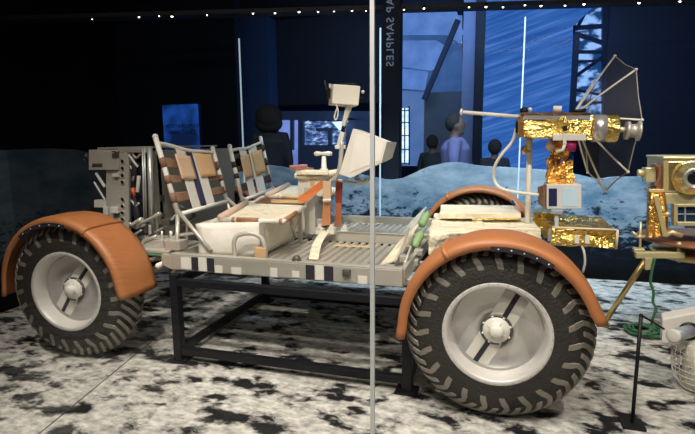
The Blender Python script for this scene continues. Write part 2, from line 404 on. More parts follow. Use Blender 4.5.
# reflected tall window and blue shapes, the shapes built as glowing ceiling baffles
w = MB(); bxpx(399.5, 108, 409, 164, 6.0, .05, 0, w); w3 = struct(w.build('window_3', emis('daylight_window', (.30, .55, 1.), (.75, .92, 1.), 1.25, 6, pos=(.4, .6)), None, P(404, 164, y=6.0)))
w = MB()
for yy in (110, 122, 135, 149, 163): bxpx(399, yy, 409.5, yy+1.0, 5.95, .04, 0, w)
bxpx(404, 108, 405, 164, 5.95, .04, 0, w); bxpx(399, 106, 400, 165, 5.95, .04, 0, w); bxpx(408.5, 106, 409.5, 165, 5.95, .04, 0, w)
struct(w.build('trim_3', mat('mullion', (.05, .09, .2), .6), None, P(404, 164, y=5.95)))
BAF = emis('backlit_baffle', (.05, .13, .40), (.13, .27, .68), .85, 1.5, (1, 1, 1), pos=(.35, .65))
BAFD = emis('backlit_baffle_low', (.06, .13, .34), (.10, .19, .44), .85, 1.5, pos=(.35, .65))
defs = [((399, 6), (455, 6), (464, 34), (399, 34)), ((399, 40), (436, 40), (446, 46), (440, 66), (430, 70), (399, 66)), ((399, 68), (428, 71), (424, 90), (399, 88)), ((399, 90), (424, 92), (424, 166), (399, 166)), ((440, 6), (462, 4), (462, 44), (446, 34))]
for i, d in enumerate(defs):
    w = MB(); w.slab([P(px, py, y=6.3+.22*i) for px, py in d], (0, .12, 0))
    o = w.build('ceiling_baffle', BAFD if i == 3 else BAF, None, P(*d[0], y=6.3+.22*i), bevel=.03)
    tag(o, ['topmost blue backlit fabric baffle beside the MAP SAMPLES column', 'middle blue backlit fabric baffle with a slanted end', 'small blue backlit fabric baffle above the pale tall one', 'tall dim blue fabric panel beside the bright narrow window', 'blue backlit baffle corner touching the pale blue pillar'][i], 'baffle', 'blue backlit baffles')
w = MB(); w.tube([P(458, 20, y=5.9), P(424, 100, y=5.9)], .06, 4, smooth=False)
tag(w.build('ceiling_brace', mat('slate_brace', (.05, .085, .15), .7), None, P(424, 100, y=5.9)), 'slanted slate-blue steel brace crossing the blue baffles', 'brace')
tag(colpx('partition', 424, 461, 6.05, TEAL, .1, 0, P(440, 92, y=6.05).z), 'slate-blue partition behind the visitor in profile', 'partition')
tag(colpx('pillar', 461, 473, 5.4, LBLUE, .2), 'pale blue pillar right of the visitor in profile', 'pillar')
tag(colpx('pillar', 473.5, 482, 5.3, DKTEAL, .25), 'narrow charcoal pillar beside the pale blue one', 'pillar')
w = MB(); bxpx(399, -12, 462, 110, 8.0, .05, 0, w); tag(w.build('ceiling_hung_screen', emis('dim_blue_screen', (.02, .06, .18), (.05, .12, .32), .9, 1.2), None, P(430, 110, y=8.)), 'dim blue backlit screen seen in the gaps between the blue baffles', 'screen')  # added glow behind the baffles, fills their dark gaps
# large streaked blue reflection, built as a glowing canopy wall
CAN = emis('streaked_canopy', (.018, .075, .30), (.07, .17, .50), 1., 2.4, (.35, 1, 6.5), .30, pos=(.36, .68), c=(.028, .11, .38))
w = MB(); quadpx([(482, 175), (573, 175), (573, 26), (600, 0), (600, -40), (482, -40)], 6.2, .1, 0, w)
tag(w.build('canopy_wall', CAN, None, P(528, 175, y=6.25)), 'huge blue streaked backlit canopy wall behind the antenna boom', 'canopy')
w = MB(); 
for (a, b) in (((482, 76), (573, 40)), ((482, 62), (573, 25))): w.tube([P(*a, y=6.1), P(*b, y=6.1)], .006, 4)
tag(w.build('tension_wire', mat('wire_pale', (.4, .55, .85), .5), None, P(482, 76, y=6.1)), 'pair of thin pale tension wires slanting across the streaked canopy', 'wire')
tag(colpx('pillar', 570, 575, 5.9, mat('canopy_edge', (.015, .04, .11), .7), .2, 0, P(572, 32, y=5.9).z), 'thin dark pillar at the edge of the streaked canopy', 'pillar')
# atrium glazing with patches of daylight between steel
w = MB(); bxpx(576, 4, 606, 130, 6.9, .05, 0, w); bxpx(611, 0, 617, 46, 6.9, .05, 0, w)
struct(w.build('window_4', emis('atrium_daylight', (.01, .05, .17), (.28, .50, 1.), .9, 3.2, (1, 1, 1.8), pos=(.46, .56)), None, P(590, 130, y=6.9)))
w = MB()
for a, b, r in (((575, 28), (606, 26), .05), ((575, 52), (606, 52), .04), ((576, 34), (606, 44), .05), ((576, 76), (604, 56), .04), ((576, 62), (606, 60), .03), ((606, 0), (606, 130), .09), ((576, 90), (606, 96), .03), ((576, 104), (606, 102), .03), ((590, 4), (576, 30), .04)):
    w.tube([P(*a, y=6.8), P(*b, y=6.8)], r, 4, smooth=False)
struct(w.build('trim_4', mat('atrium_steel', (.02, .05, .12), .6), None, P(590, 130, y=6.8)))
# dark band of the display head and the row of tiny ceiling spots
dots = [(92, 19, .7), (139, 17, 1), (159, 16, .8), (172, 16.3, 1.3), (207, 15, .9), (253, 13.3, 1), (275, 13, 1), (299, 11.7, 1.3), (318, 11.7, 1), (334, 11.3, .8), (352, 10.6, 1), (366, 10.6, .8), (404, 9.5, .9), (424, 8.2, 1.2), (469, 7, 1), (486, 6.7, 1.3), (503, 7, 1), (525, 5, 1), (541, 5.6, 1.3), (565, 5.4, 1.1), (584, 4, 1.3), (639, 2.7, 1.3), (680, 1.2, 1.1)]
SPOTM = emis('spot_face', (1., .86, .62), strength=7.)
first = None
for px, py, s in dots:
    c = P(px, py, z=2.75); r = .0105*s
    if first is None:
        t = empty('ceiling_spotlight', c, 'tiny warm spotlight in the row along the ceiling rail', 'spotlight', 'row of tiny ceiling spotlights')
        q = MB(); q.lathe(c, (0, 0, 1), [(.0, .0), (.0105, .0), (.0115, .004), (.0115, .03), (0, .03)], 12); q.build('housing', BLACK, t)
        q = MB(); q.ball(c, .0105, 0, 10); q.build('lamp', SPOTM, t)
        t.scale = (s,)*3; first = t
    else:
        t = copy_tree(first); t.location = c; t.scale = (s,)*3
pA, pB = P(-40, 21, z=2.78), P(740, -1, z=2.78)
dr = (pB-pA).normalized(); nn = Vector((-dr.y, dr.x, 0))
g = MB(); g.slab([pA, pB, pB+nn*.22, pA+nn*.22], (0, 0, .05))
tag(g.build('ceiling_rail', mat('rail_grey', (.05, .05, .06), .6), None, (pA+pB)/2), 'long dark grey ceiling rail carrying the tiny spotlights', 'rail')

# rear glass edges and the front pane
EDGE = mat('glass_edge', (.45, .62, .75), .25, emit=(.35, .55, .7), estr=.55)
def pane(name, x0, x1, y, z1, label, edges):
    t = empty(name, ((x0+x1)/2, y, 0), label, 'glass pane')
    g = MB(); g.box((x0, y-.004, 0), (x1, y+.004, z1)); g.build('pane', GLASSR, t)
    for xe, w_, zt, mm in edges:
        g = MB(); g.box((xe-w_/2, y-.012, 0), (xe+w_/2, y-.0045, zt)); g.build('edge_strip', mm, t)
    return t
yb = 1.5
x1, x2, x3 = P(241, 80, y=yb).x, P(380.5, 80, y=yb).x, P(523.5, 60, y=yb).x
zt = P(380.5, 28, y=yb).z
EDGE2 = mat('glass_edge_pale', (.5, .62, .7), .3, emit=(.45, .6, .7), estr=.5)  # brightness of the glass edges put in as a faint glow
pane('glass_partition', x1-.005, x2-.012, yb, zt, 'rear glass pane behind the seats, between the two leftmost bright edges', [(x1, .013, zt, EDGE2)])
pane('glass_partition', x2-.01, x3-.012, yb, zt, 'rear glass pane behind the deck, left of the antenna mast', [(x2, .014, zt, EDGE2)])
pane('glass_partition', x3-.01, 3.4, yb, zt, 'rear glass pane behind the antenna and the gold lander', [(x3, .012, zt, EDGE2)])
yf = -1.75; xj = P(372.5, 217, y=yf).x
STEEL = mat('joint_strip', (.60, .63, .64), .35, .2)
for xa, xb, lb in ((-2.2, xj-.006, 'front glass screen before the seats and the smaller-looking rear wheel'), (xj+.006, 3.2, 'front glass screen before the large front wheel and the lander')):
    g = MB(); g.box((xa, yf-.004, 0), (xb, yf+.004, 2.6)); tag(g.build('glass_screen', GLASS, None, ((xa+xb)/2, yf, 0)), lb, 'glass pane')
g = MB(); g.box((xj-.006, yf-.005, 0), (xj+.006, yf+.005, 2.6))
tag(g.build('glass_joint', STEEL, None, (xj, yf, 0)), 'full-height pale joint strip between the two front glass screens', 'joint')

# ================================================================== DISPLAY STAND
SX0, SX1, SY0, SY1 = -.556, .737, -.835, .254
stnd = empty('display_stand', ((SX0+SX1)/2, (SY0+SY1)/2, 0), 'black square-tube steel stand carrying the rover above the floor', 'stand')
w2_ = .024
for x in (SX0, SX1):
    for y in (SY0, SY1):
        g = MB(); g.box((x-w2_, y-w2_, .008), (x+w2_, y+w2_, .50)); lg = g.build('leg', BLACK, stnd, (x, y, 0), bevel=.003)
        g = MB(); g.box((x-.055, y-.05, 0), (x+.055, y+.05, .008))
        for i in (-1, 1):
            for j in (-1, 1): g.cyl((x+.042*i, y+.037*j, .008), (x+.042*i, y+.037*j, .014), .007, 6)
        g.build('foot_plate', BLACK, lg)
for y in (SY0, SY1):
    for z in (.06, .455):
        g = MB(); g.box((SX0+w2_, y-.02, z-.02), (SX1-w2_, y+.02, z+.02)); g.build('rail', BLACK, stnd, bevel=.003)
for x in (SX0, SX1):
    for z in (.06, .455):
        g = MB(); g.box((x-.02, SY0+w2_, z-.02), (x+.02, SY1-w2_, z+.02)); g.build('rail', BLACK, stnd, bevel=.003)

# ================================================================== ROVER
rover = empty('lunar_rover', (0, 0, 0), 'open four-wheeled lunar rover with two webbed seats and orange-brown fenders on a black stand', 'rover')
YR, ZR0, ZR1 = -.80, .517, .597
g = MB()
g.box((-.60, YR-.012, ZR0), (.705, YR+.012, ZR1)); g.box((-.60, YR-.01, ZR1), (.705, YR+.035, ZR1+.008)); g.box((-.60, YR, ZR0-.006), (.705, YR+.035, ZR0))
g.hexa([(-.60, YR-.012, ZR0), (-.60, YR+.012, ZR0), (-.655, YR+.012, ZR0+.02), (-.655, YR-.012, ZR0+.02), (-.60, YR-.012, ZR1), (-.60, YR+.012, ZR1), (-.655, YR+.012, ZR1), (-.655, YR-.012, ZR1)])
fr = g.build('side_rail', GREYM, rover, bevel=.002)
def railmark(x0, x1, v0, v1, m, nm):
    a = P(x0, 262, y=YR-.013).x; b = P(x1, 262, y=YR-.013).x; h = ZR1-ZR0
    g = MB(); g.box((a, YR-.0145, ZR0+h*v0), (b, YR-.0121, ZR0+h*v1)); g.build(nm, m, fr)
for x0, x1 in ((191.6, 198), (207, 214), (305.6, 314.3), (324, 333.2)): railmark(x0, x1, .04, .97, BLACKM, 'black_marking')
for x0, x1, a, b in ((181, 191, .1, .9), (198.5, 206.5, .04, .97), (315, 323.5, .04, .97), (214.6, 222, .0, .5), (231, 241, .0, .45), (270, 277, 0, .6), (292, 299, .1, .5), (358, 367, 0, .5)): railmark(x0, x1, a, b, WHITE, 'white_patch')
g = MB(); a = P(347, 262, y=YR-.013); g.box((a.x-.02, YR-.03, ZR0+.035), (a.x+.02, YR-.012, ZR0+.07)); g.cyl((a.x, YR-.035, ZR0+.055), (a.x, YR-.028, ZR0+.055), .012); g.build('rail_bracket', DGREY, fr, bevel=.002)
g = MB(); a = P(295, 257, y=YR); g.ball((a.x, YR+.02, ZR1+.015), .022, 0, 12); g.cyl((a.x, YR+.02, ZR1), (a.x, YR+.02, ZR1+.012), .026); g.build('tie_down_knob', DGREY, fr)
g = MB(); g.box((-.60, .73, .52), (.78, .76, .612)); g.box((-.6, .735, .612), (.78, .75, .618)); g.build('side_rail', GREYM, rover, bevel=.002)
for x in (-.60, .70):
    g = MB(); g.box((x-.012, -.79, .525), (x+.012, .73, .60)); g.build('cross_member', GREYM, rover, bevel=.002)
g = MB(); g.box((-.05, -.02, .556), (.78, .02, .622)); g.box((-.05, -.03, .622), (.78, .03, .628)); g.build('centre_beam', GREYM, rover, bevel=.002)
# corrugated deck: ridges run across the vehicle
def deck(y0, y1, nm):
    g = MB(); x = -.58; vs = []; k = 0
    prof = []
    while x < .69:
        prof += [(x, .544), (x+.016, .544), (x+.022, .560), (x+.044, .560), (x+.050, .544)]; x += .050
    vs = []
    for (x, z) in prof: vs += [(x, y0, z), (x, y1, z)]
    g.add(vs, [(2*i, 2*i+2, 2*i+3, 2*i+1) for i in range(len(prof)-1)])
    g.build(nm, GREYM, rover, solid=.003)
deck(-.785, -.035, 'deck_panel'); deck(.035, .725, 'deck_panel')
g = MB(); a = P(352, 246, z=.562); g.box((a.x-.12, a.y-.02, .5605), (a.x+.12, a.y+.03, .5625)); g.build('deck_tape', mat('tan_tape', (.6, .45, .26), .7), rover); g = MB(); b = P(372, 223, z=.562); g.box((b.x-.1, b.y-.03, .5605), (b.x+.1, b.y+.0, .5625))
g.build('deck_tape', mat('tan_tape', (.6, .45, .26), .7), rover)

# --- wheels
def make_wheel(c, aim):
    """near-side wheel, axle along y, outer face towards -y; c = centre"""
    c = Vector(c); ax = Vector((0, -1, 0)); ux = (math.cos(aim), 0, math.sin(aim))
    T = MB(); prof = []
    for i in range(25):
        q = PI*i/24; rr = .225+.170*math.sin(q)**.9; hh = .118*math.cos(q); hh *= 1-.12*(1-math.sin(q))
        prof.append((rr, hh))
    T.lathe(c, ax, prof, 72)
    wh = T.build('wheel', TIRE, rover, c)
    # tread: chevron strips on the crown, each with an arm folded down over the sidewall
    g = MB()
    def tp(q, s, lift):  # s in -1..1 across
        a = math.acos(max(-1, min(1, s))); rr = .225+.170*math.sin(a)**.9+lift; hh = .118*s*(1-.12*(1-math.sin(a)))
        return c+Vector((math.cos(q)*rr, -hh, math.sin(q)*rr))
    N = 46
    for i in range(N):
        q0 = 2*PI*i/N
        for sgn in (-1, 1):
            vs = []; steps = [0.04, .2, .36, .52, .66, .78]+([.85] if i % 2 == 0 else [])
            for s in steps:
                qq = q0+s*.30 if s < .8 else q0+.8*.30-(s-.8)*.4
                hw = .031
                for l in (.001, .0075):
                    vs += [tp(qq-hw, s*sgn, l), tp(qq+hw, s*sgn, l)]
            fs = []
            for k in range(len(steps)-1):
                o = 4*k; p = o+4
                fs += [(o+2, o+3, p+3, p+2), (o, o+2, p+2, p), (o+3, o+1, p+1, p+3)]
            o = 4*(len(steps)-1); fs += [(o, o+1, o+3, o+2), (0, 2, 3, 1)]
            g.add(vs, fs)
        # long sidewall blades
        if i % 2 == 0:
            for sgn in (-1, 1):
                vs = []; st = [.85, .91, .955]
                for s in st:
                    qq = q0+.8*.30-(s-.8)*.4
                    for l in (.001, .006): vs += [tp(qq-.040, s*sgn, l), tp(qq+.040, s*sgn, l)]
                fs = []
                for k in range(len(st)-1):
                    o = 4*k; p = o+4; fs += [(o+2, o+3, p+3, p+2), (o, o+2, p+2, p), (o+3, o+1, p+1, p+3)]
                o = 4*(len(st)-1); fs += [(o, o+1, o+3, o+2)]
                g.add(vs, fs)
    g.build('tread', TREAD, wh)
    g = MB(); g.lathe(c, ax, [(.236, .088), (.232, .103), (.210, .106), (.205, .100), (.196, .062), (.190, .022)], 72)
    for i in range(36): q = 2*PI*i/36; g.ball(c+Vector((math.cos(q)*.221, -.105, math.sin(q)*.221)), .0022, 1, 6)
    g.lathe(c, ax, [(.236, .088), (.236, -.09), (.2, -.095), (.19, .0)], 48)
    g.build('rim_flange', [RIMW, DGREY], wh)
    g = MB(); g.lathe(c, ax, [(.193, .020), (.193, .030), (.186, .033), (.181, .022), (.10, .030), (.062, .036), (.062, 0)], 72)
    dsk = g.build('hub_disc', HUBD, wh)
    # white band with a black centre line lying on the disc
    d = Vector(ux); n = Vector((-d.z, 0, d.x))
    def zz(r): return .022+(.181-r)/.081*.008 if r > .10 else .030+(.10-r)/.038*.006
    for (a0, a1, m_, nm, l) in ((-.054, .054, WHITE, 'white_stripe', .0012), (-.011, .011, BLACKM, 'black_stripe', .0028)):
        for sg in (-1, 1):
            g = MB(); vs = []; rr = [.062, .085, .10, .13, .16, .179]
            for r in rr:
                for k in range(5):
                    a = a0+(a1-a0)*k/4; vs.append(c+d*sg*math.sqrt(max(r*r-a*a, .0004))+n*a+ax*(zz(r)+l))
            g.add(vs, [(5*k+q, 5*k+q+1, 5*k+6+q, 5*k+5+q) for k in range(len(rr)-1) for q in range(4)])
            g.build(nm, m_, wh, fix=False)
    g = MB(); g.lathe(c, ax, [(.068, .03), (.068, .044), (.058, .046), (.058, .040)], 40); 
    g.build('hub_ring', DGREY, wh)
    g = MB(); g.lathe(c, ax, [(.058, .034), (.057, .050), (.050, .056), (.028, .060), (.026, .082), (.022, .088), (0, .088)], 40)
    for i in range(8):
        q = 2*PI*i/8+.3; p = c+Vector((math.cos(q)*.060, -.047, math.sin(q)*.060)); g.ball(p, .0055, 0, 8)
        if i % 2: g.cyl(p, c+Vector((math.cos(q)*.03, -.060, math.sin(q)*.03)), .003, 6)
    g.build('hub_cap', WHITE, wh)
    return wh
RW = .402
wR = make_wheel((1.143, -.915, RW), math.radians(62))
wL = make_wheel((-1.143, -.915, RW), math.radians(54))
wR.rotation_euler.z = .018; wL.rotation_euler.z = .07
for src, x in ((wR, 1.143), (wL, -1.143)):
    w = copy_tree(src, rover); w.location = (x if x < 0 else .985, .915, RW); w.rotation_euler.z = PI

# --- fenders
def fender(cx, sgn, a0, a1, ribs, strip=None, R=.412, lip=.0):
    """arch over a wheel, sgn -1 near side"""
    c = Vector((cx, 0, RW)); g = MB()
    prof = [(R-.040-lip, 1.052), (R-.018-lip*.5, 1.056), (R-.003, 1.048), (R+.004, 1.02), (R+.008, .90), (R+.004, .82), (R-.004, .785), (R-.030, .775)]
    N = 44; vs = []
    for i in range(N+1):
        q = a0+(a1-a0)*i/N; fl = 0
        e = min(i, N-i)
        if e < 2: fl = .012*(2-e)/2
        for r, y in prof: vs.append(c+Vector((math.cos(q)*(r+fl), sgn*y, math.sin(q)*(r+fl))))
    L = len(prof); g.add(vs, [(i*L+j, (i+1)*L+j, (i+1)*L+j+1, i*L+j+1) for i in range(N) for j in range(L-1)], 0, True)
    f = g.build('fender', ORANGE, rover, (cx, sgn*.9, RW), solid=.006)
    for rq in ribs:
        g = MB(); pts = [c+Vector((math.cos(rq)*(r+.004), sgn*y, math.sin(rq)*(r+.004))) for r, y in prof]
        g.tube(pts, .011, 8); g.build('fender_rib', ORANGE, f)
    if strip:
        g = MB()
        q0, q1 = strip; K = 24; vs = []
        for i in range(K+1):
            q = q0+(q1-q0)*i/K
            for r, y in ((R-.046-lip, 1.050), (R-.046-lip, 1.060), (R-.026-lip, 1.062), (R-.026-lip, 1.056)): vs.append(c+Vector((math.cos(q)*r, sgn*y, math.sin(q)*r)))
        g.add(vs, [(4*i+j, 4*i+(j+1) % 4, 4*i+4+(j+1) % 4, 4*i+4+j) for i in range(K) for j in range(4)]+[(0, 1, 2, 3), (4*K, 4*K+1, 4*K+2, 4*K+3)])
        g.build('edge_strip', BLACKM, f)
        for i in range(5):
            q = q0+(q1-q0)*(i+.4)/5; h = MB(); h.ball(c+Vector((math.cos(q)*(R-.036-lip), sgn*1.063, math.sin(q)*(R-.036-lip))), .0035, 0, 8); h.build('screw', WHITE, f)
    return f
D = math.radians
fender(1.143, -1, D(13), D(187), [D(122)], (D(57), D(95)))
fender(-1.143, -1, D(0), D(187), [D(60)], (D(78), D(128)), R=.418)
fender(.985, 1, D(8), D(180), [D(122)], (D(62), D(95)), R=.45, lip=.048)
fender(-1.143, 1, D(2), D(180), [D(60)], None)

# --- suspension arms and sub-frames
for sx in (-1, 1):
    for sy in (-1, 1):
        g = MB(); xw = sx*1.143
        for dz, xi in ((.04, .50), (.04, .86), (-.05, .50), (-.05, .86)):
            g.cyl((sx*xi if False else sx*(.74 if xi < .6 else 1.05), sy*.45, .50+dz*.6), (xw, sy*.76, RW+.02+dz), .014, 8)
        g.cyl((xw, sy*.70, RW-.06), (xw, sy*.70, RW+.12), .022, 10)
        g.cyl((xw, sy*.69, RW), (xw, sy*.82, RW), .05, 20)
        g.build('suspension_arm', GREYM, rover)
    g = MB()
    for y in (-.45, .45): g.box((min(sx*.70, sx*1.42), y-.015, .50), (max(sx*.70, sx*1.42), y+.015, .56))
    for x in (1.0, 1.4): g.box((sx*x-.015, -.45, .50), (sx*x+.015, .45, .56))
    g.build('end_frame', GREYM, rover, bevel=.002)
# tubes and fittings at the near left corner of the deck
g = MB()
for pts, r, y in ((((134, 227), (150, 219), (160, 213)), .011, -.62), (((142, 251), (160, 244), (178, 236), (196, 233)), .010, -.66), (((131, 226), (142, 219)), .014, -.7), (((142, 240), (163, 228), (176, 215)), .009, -.5), (((141, 253), (143, 242), (157, 236)), .010, -.7), (((162, 231), (162, 256)), .008, -.64), (((171, 231), (171, 254)), .010, -.66), (((187, 222), (187, 246)), .008, -.6), (((150, 224), (150, 236)), .010, -.6)):
    g.tube(curve([P(px, py, y=y) for px, py in pts], 4), r, 8)
g.build('corner_strut', GREYM, rover)
g = MB(); a, b = P(158, 266, y=-.80), P(169, 260.5, y=-.70); g.cyl(a, b, .016, 14); g.ball(a, .016, 0, 12); a, b = P(174, 272, y=-.78), P(186, 266, y=-.6); g.cyl(a, b, .013, 12)
g.build('torsion_tube', WHITE, rover)
g = MB(); a = P(150, 255, y=-.62); b = P(184, 256, y=-.62)
g.slab([(a.x, -.76, .585), (b.x, -.76, .585), (b.x, -.45, .585), (a.x, -.45, .585)], (0, 0, .02)); g.box((a.x+.02, -.7, .605), (a.x+.16, -.55, .65)); g.box((a.x+.2, -.74, .605), (a.x+.30, -.66, .66))
g.build('corner_bracket', GREYM, rover, bevel=.004)
g = MB(); g.tube(curve([P(145, 254.5, y=-.77), P(160, 255.5, y=-.77), P(169, 258, y=-.76)], 5), .006, 8); g.build('green_cable', GCABLE, rover)
g = MB()
for pts in (((178, 205), (194, 214), (188, 219)), ((160, 226), (176, 222), (190, 228))): g.tube(curve([P(px, py, y=-.45) for px, py in pts], 5), .012, 8)
g.build('corner_hose', DGREY, rover); g = MB()
for (px, py, y) in ((168, 222, -.5), (183, 228, -.5), (196, 226, -.45), (176, 238, -.62), (155, 246, -.62)):
    a = P(px, py, y=y); g.box(a-Vector((.03, .03, .018)), a+Vector((.03, .03, .018))); g.build('corner_fitting', mat('dark_fitting', (.09, .08, .065), .6, .3), rover, bevel=.003); g = MB()

# --- seats
def lerp(a, b, t): return a+(b-a)*t
def seat_back(name, TL, TR, BR, BL, mats, hs_, pads, straps, navy, wraps):
    """webbed back between two tubular posts; quad corners in space"""
    def Q(u, v): return lerp(lerp(TL, TR, u), lerp(BL, BR, u), v)
    nrm = (TR-TL).cross(BL-TL).normalized()
    if nrm.dot(C0-TL) < 0: nrm = -nrm
    g = MB(); g.tube([Q(0, -.03), Q(0, 1.0)], .0155, 12); g.tube([Q(1, -.03), Q(1, 1.0)], .0145, 12)
    g.ball(Q(0, -.03), .0175, 0, 12); g.ball(Q(1, -.03), .0165, 0, 12)
    g.tube(curve([Q(0, .05), Q(.2, .055), Q(.5, .085), Q(.8, .065), Q(1, .05)], 5), .012, 10); g.tube([Q(0, .97), Q(1, .97)], .014, 12)
    s = g.build(name, WHITE, rover, Q(.5, 1))
    def patch(u0, u1, v0, v1, off, m_, nm, sag=0., k=6, w=None, bend=0.):
        g = MB(); vs = []
        for i in range(k+1):
            for j in range(k+1):
                u = u0+(u1-u0)*i/k; v = v0+(v1-v0)*j/k
                u += bend*math.sin(PI*v)
                vs.append(Q(u, v)+nrm*(off-sag*math.sin(PI*max(0, min(1, u)))))
        g.add(vs, [(i*(k+1)+j, (i+1)*(k+1)+j, (i+1)*(k+1)+j+1, i*(k+1)+j+1) for i in range(k) for j in range(k)], 0, True)
        return g.build(nm, m_, s, solid=.0035)
    for v0, v1 in hs_: patch(-.0, 1.0, v0, v1, .012, mats[0], 'cross_strap', .02)
    for u0, u1 in straps: patch(u0, u1, .06, .99, .019, mats[1], 'webbing', .02, 14)
    for u0, u1 in navy: patch(u0, u1, .06, .95, .0225, NAVY, 'navy_webbing', .02, 12)
    for (u0, u1, v0, v1, m_) in pads: patch(u0, u1, v0, v1, .029, m_, 'back_pad', .02)
    g = MB()
    for u, v0, v1 in wraps: g = MB(); g.tube([Q(u, v0), Q(u, v1)], .0180, 12); g.build('post_wrap', mats[0], s)
    
    return Q, s
yn, yfar = -.62, -.12
Qn, sN = seat_back('seat_back', P(156, 139, y=yn), P(213, 150, y=yfar), P(227.5, 203, y=yfar), P(179, 217, y=yn),
    (BROWN, WHITE), [(.24, .37), (.47, .57), (.69, .82)],
    [(.20, .49, .18, .53, LTAN), (.585, .88, .12, .50, TAN)], [(.27, .44), (.555, .72)], [(.455, .55)],
    [(0, .24, .36), (0, .47, .57), (0, .69, .82), (1, .22, .34), (1, .48, .58), (1, .7, .8)])
Qf, sF = seat_back('seat_back', P(230, 148, y=.1), P(261, 139.5, y=.6), P(272.6, 191, y=.6), P(242.5, 202, y=.1),
    (DBROWN, CANVAS), [(.13, .22), (.36, .46), (.68, .82)],
    [(.16, .46, .20, .62, TAN), (.56, .86, .18, .62, TAN)], [(.22, .44), (.52, .76)], [],
    [(0, .25, .36), (0, .47, .56), (1, .1, .2), (1, .4, .5)])
def struts(Q, s, y0, y1, x0):
    for u, y in ((0, y0), (1, y1)):
        g = MB(); b = Q(u, 1.); g.tube([Q(u, .95), Vector((b.x+.045, y, .60))], .013, 10); g.tube([Q(u, .9), Vector((b.x+.27, y, .61))], .012, 10); g.build('seat_back_strut', GREYM, rover)
struts(Qn, sN, -.72, -.1, 0); struts(Qf, sF, .12, .62, 0)
# seat pans
def pan(NL, NR, FR, FL, far):
    z = Vector((0, 0, 1))
    g = MB(); k = 10; vs = []
    for i in range(k+1):
        for j in range(k+1):
            u, v = i/k, j/k; p = lerp(lerp(NL, NR, u), lerp(FL, FR, u), v); vs.append(p-z*(.012*math.sin(PI*u)*math.sin(PI*v)))
    g.add(vs, [(i*(k+1)+j, (i+1)*(k+1)+j, (i+1)*(k+1)+j+1, i*(k+1)+j+1) for i in range(k) for j in range(k)], 0, True)
    s = g.build('seat_pan', CREAM, rover, lerp(NL, FR, .5), solid=.008)
    g = MB(); g.tube([NL, NR], .013, 12); g.tube([NR, FR], .012, 12); g.tube([FL, FR], .012, 12); g.tube([NL, FL], .012, 12); g.ball(NR, .014); g.ball(FR, .014)
    g.tube(curve([NL, lerp(NL, NR, -.12)-z*.005, lerp(NL, NR, -.25)-z*.04, lerp(NL, NR, -.42)-z*.04], 4), .011, 10)
    g.build('seat_frame', WHITE, s)
    g = MB(); a, b = NL-Vector((.005, 0, -.012)), FL-Vector((.0, 0, -.012)); g.tube([a, b], .022, 14); g.ball(a, .022); g.ball(b, .022); g.build('seat_roll', PINK, s)
    g = MB()
    for t0, t1 in ((.18, .22), (.26, .62), (.95, 1.)): g.tube([lerp(NL, NR, t0), lerp(NL, NR, t1)], .0155, 12)
    g.tube([lerp(NR, FR, .05), lerp(NR, FR, .55)], .0145, 12); g.build('frame_wrap', mat('red_brown_wrap', (.34, .17, .09), .7) if not far else TAN, s)
    return s
pan(P(222, 219.5, y=-.62), P(283, 221.5, y=-.62), P(305, 207, y=-.12), P(246, 205, y=-.12), False)
pan(P(268, 197, y=.12), P(325, 198.5, y=.12), P(340, 189, y=.62), P(288, 186.5, y=.62), True)
# stowage bag under the near seat
z1 = .765; nl = P(196, 222, y=-.66)
def bag(pts_b, pts_t, nm, m_, k=10):
    g = MB(); vs = []; n = len(pts_b)
    lv = 7
    for l in range(lv):
        t = l/(lv-1)
        for i in range(n):
            for s_ in range(k):
                u = s_/k; a = lerp(Vector(pts_b[i]), Vector(pts_b[(i+1) % n]), u); b = lerp(Vector(pts_t[i]), Vector(pts_t[(i+1) % n]), u)
                p = lerp(a, b, t); cen = sum((Vector(q) for q in pts_b), Vector())/n; d = (p-cen); d.z = 0; d.normalize()
                p = p+d*(.018*math.sin(PI*t)*math.sin(PI*u)+.012*noise.noise(p*9)); vs.append(p)
    M_ = n*k
    fs = [(l*M_+i, l*M_+(i+1) % M_, (l+1)*M_+(i+1) % M_, (l+1)*M_+i) for l in range(lv-1) for i in range(M_)]
    fs += [tuple(range(M_))[::-1], tuple((lv-1)*M_+i for i in range(M_))]
    g.add(vs, fs, 0, True); return g.build(nm, m_, rover)
bag([P(199, 256, y=-.68), P(257, 257, y=-.68), P(292, 240, y=-.16), (-.42, -.12, .57)], [P(196, 224, y=-.66), P(262, 222, y=-.64), P(301, 213, y=-.14), (-.46, -.12, .77)], 'underseat_bag', CANVAS)
bag([(-.45, .16, .57), (-.16, .16, .57), (-.14, .6, .57), (-.42, .6, .57)], [(-.45, .16, .76), (-.16, .16, .76), (-.14, .6, .76), (-.45, .6, .76)], 'underseat_bag', CANVAS)
g = MB(); 
for (x_, y_) in ((262, -.66), (300, -.16)):
    a = P(x_, 222, y=y_); g.box((a.x-.012, y_-.012, .56), (a.x+.012, y_+.012, .775))
a = P(293, 222, y=-.3); g.tube([P(290, 217, y=-.3), P(295, 236, y=-.25)], .012, 8)
g.build('seat_leg', GREYM, rover)
# inboard handhold bent from tube
g = MB(); pts = [P(235, 257, y=-.76), P(234, 243, y=-.76), P(237, 236, y=-.75), P(245, 233.5, y=-.74), P(254, 234, y=-.73), P(261, 238, y=-.72), P(264, 245, y=-.72), P(265, 257, y=-.72)]
g.tube(curve(pts, 5), .0125, 12); hh = g.build('handhold', GREYP, rover)
g = MB(); g.box(P(256, 257.5, y=-.72)-Vector((0, .015, 0)), P(266.5, 247.5, y=-.72)+Vector((0, .015, 0))); g.build('tan_sleeve', TAN, hh, bevel=.004)

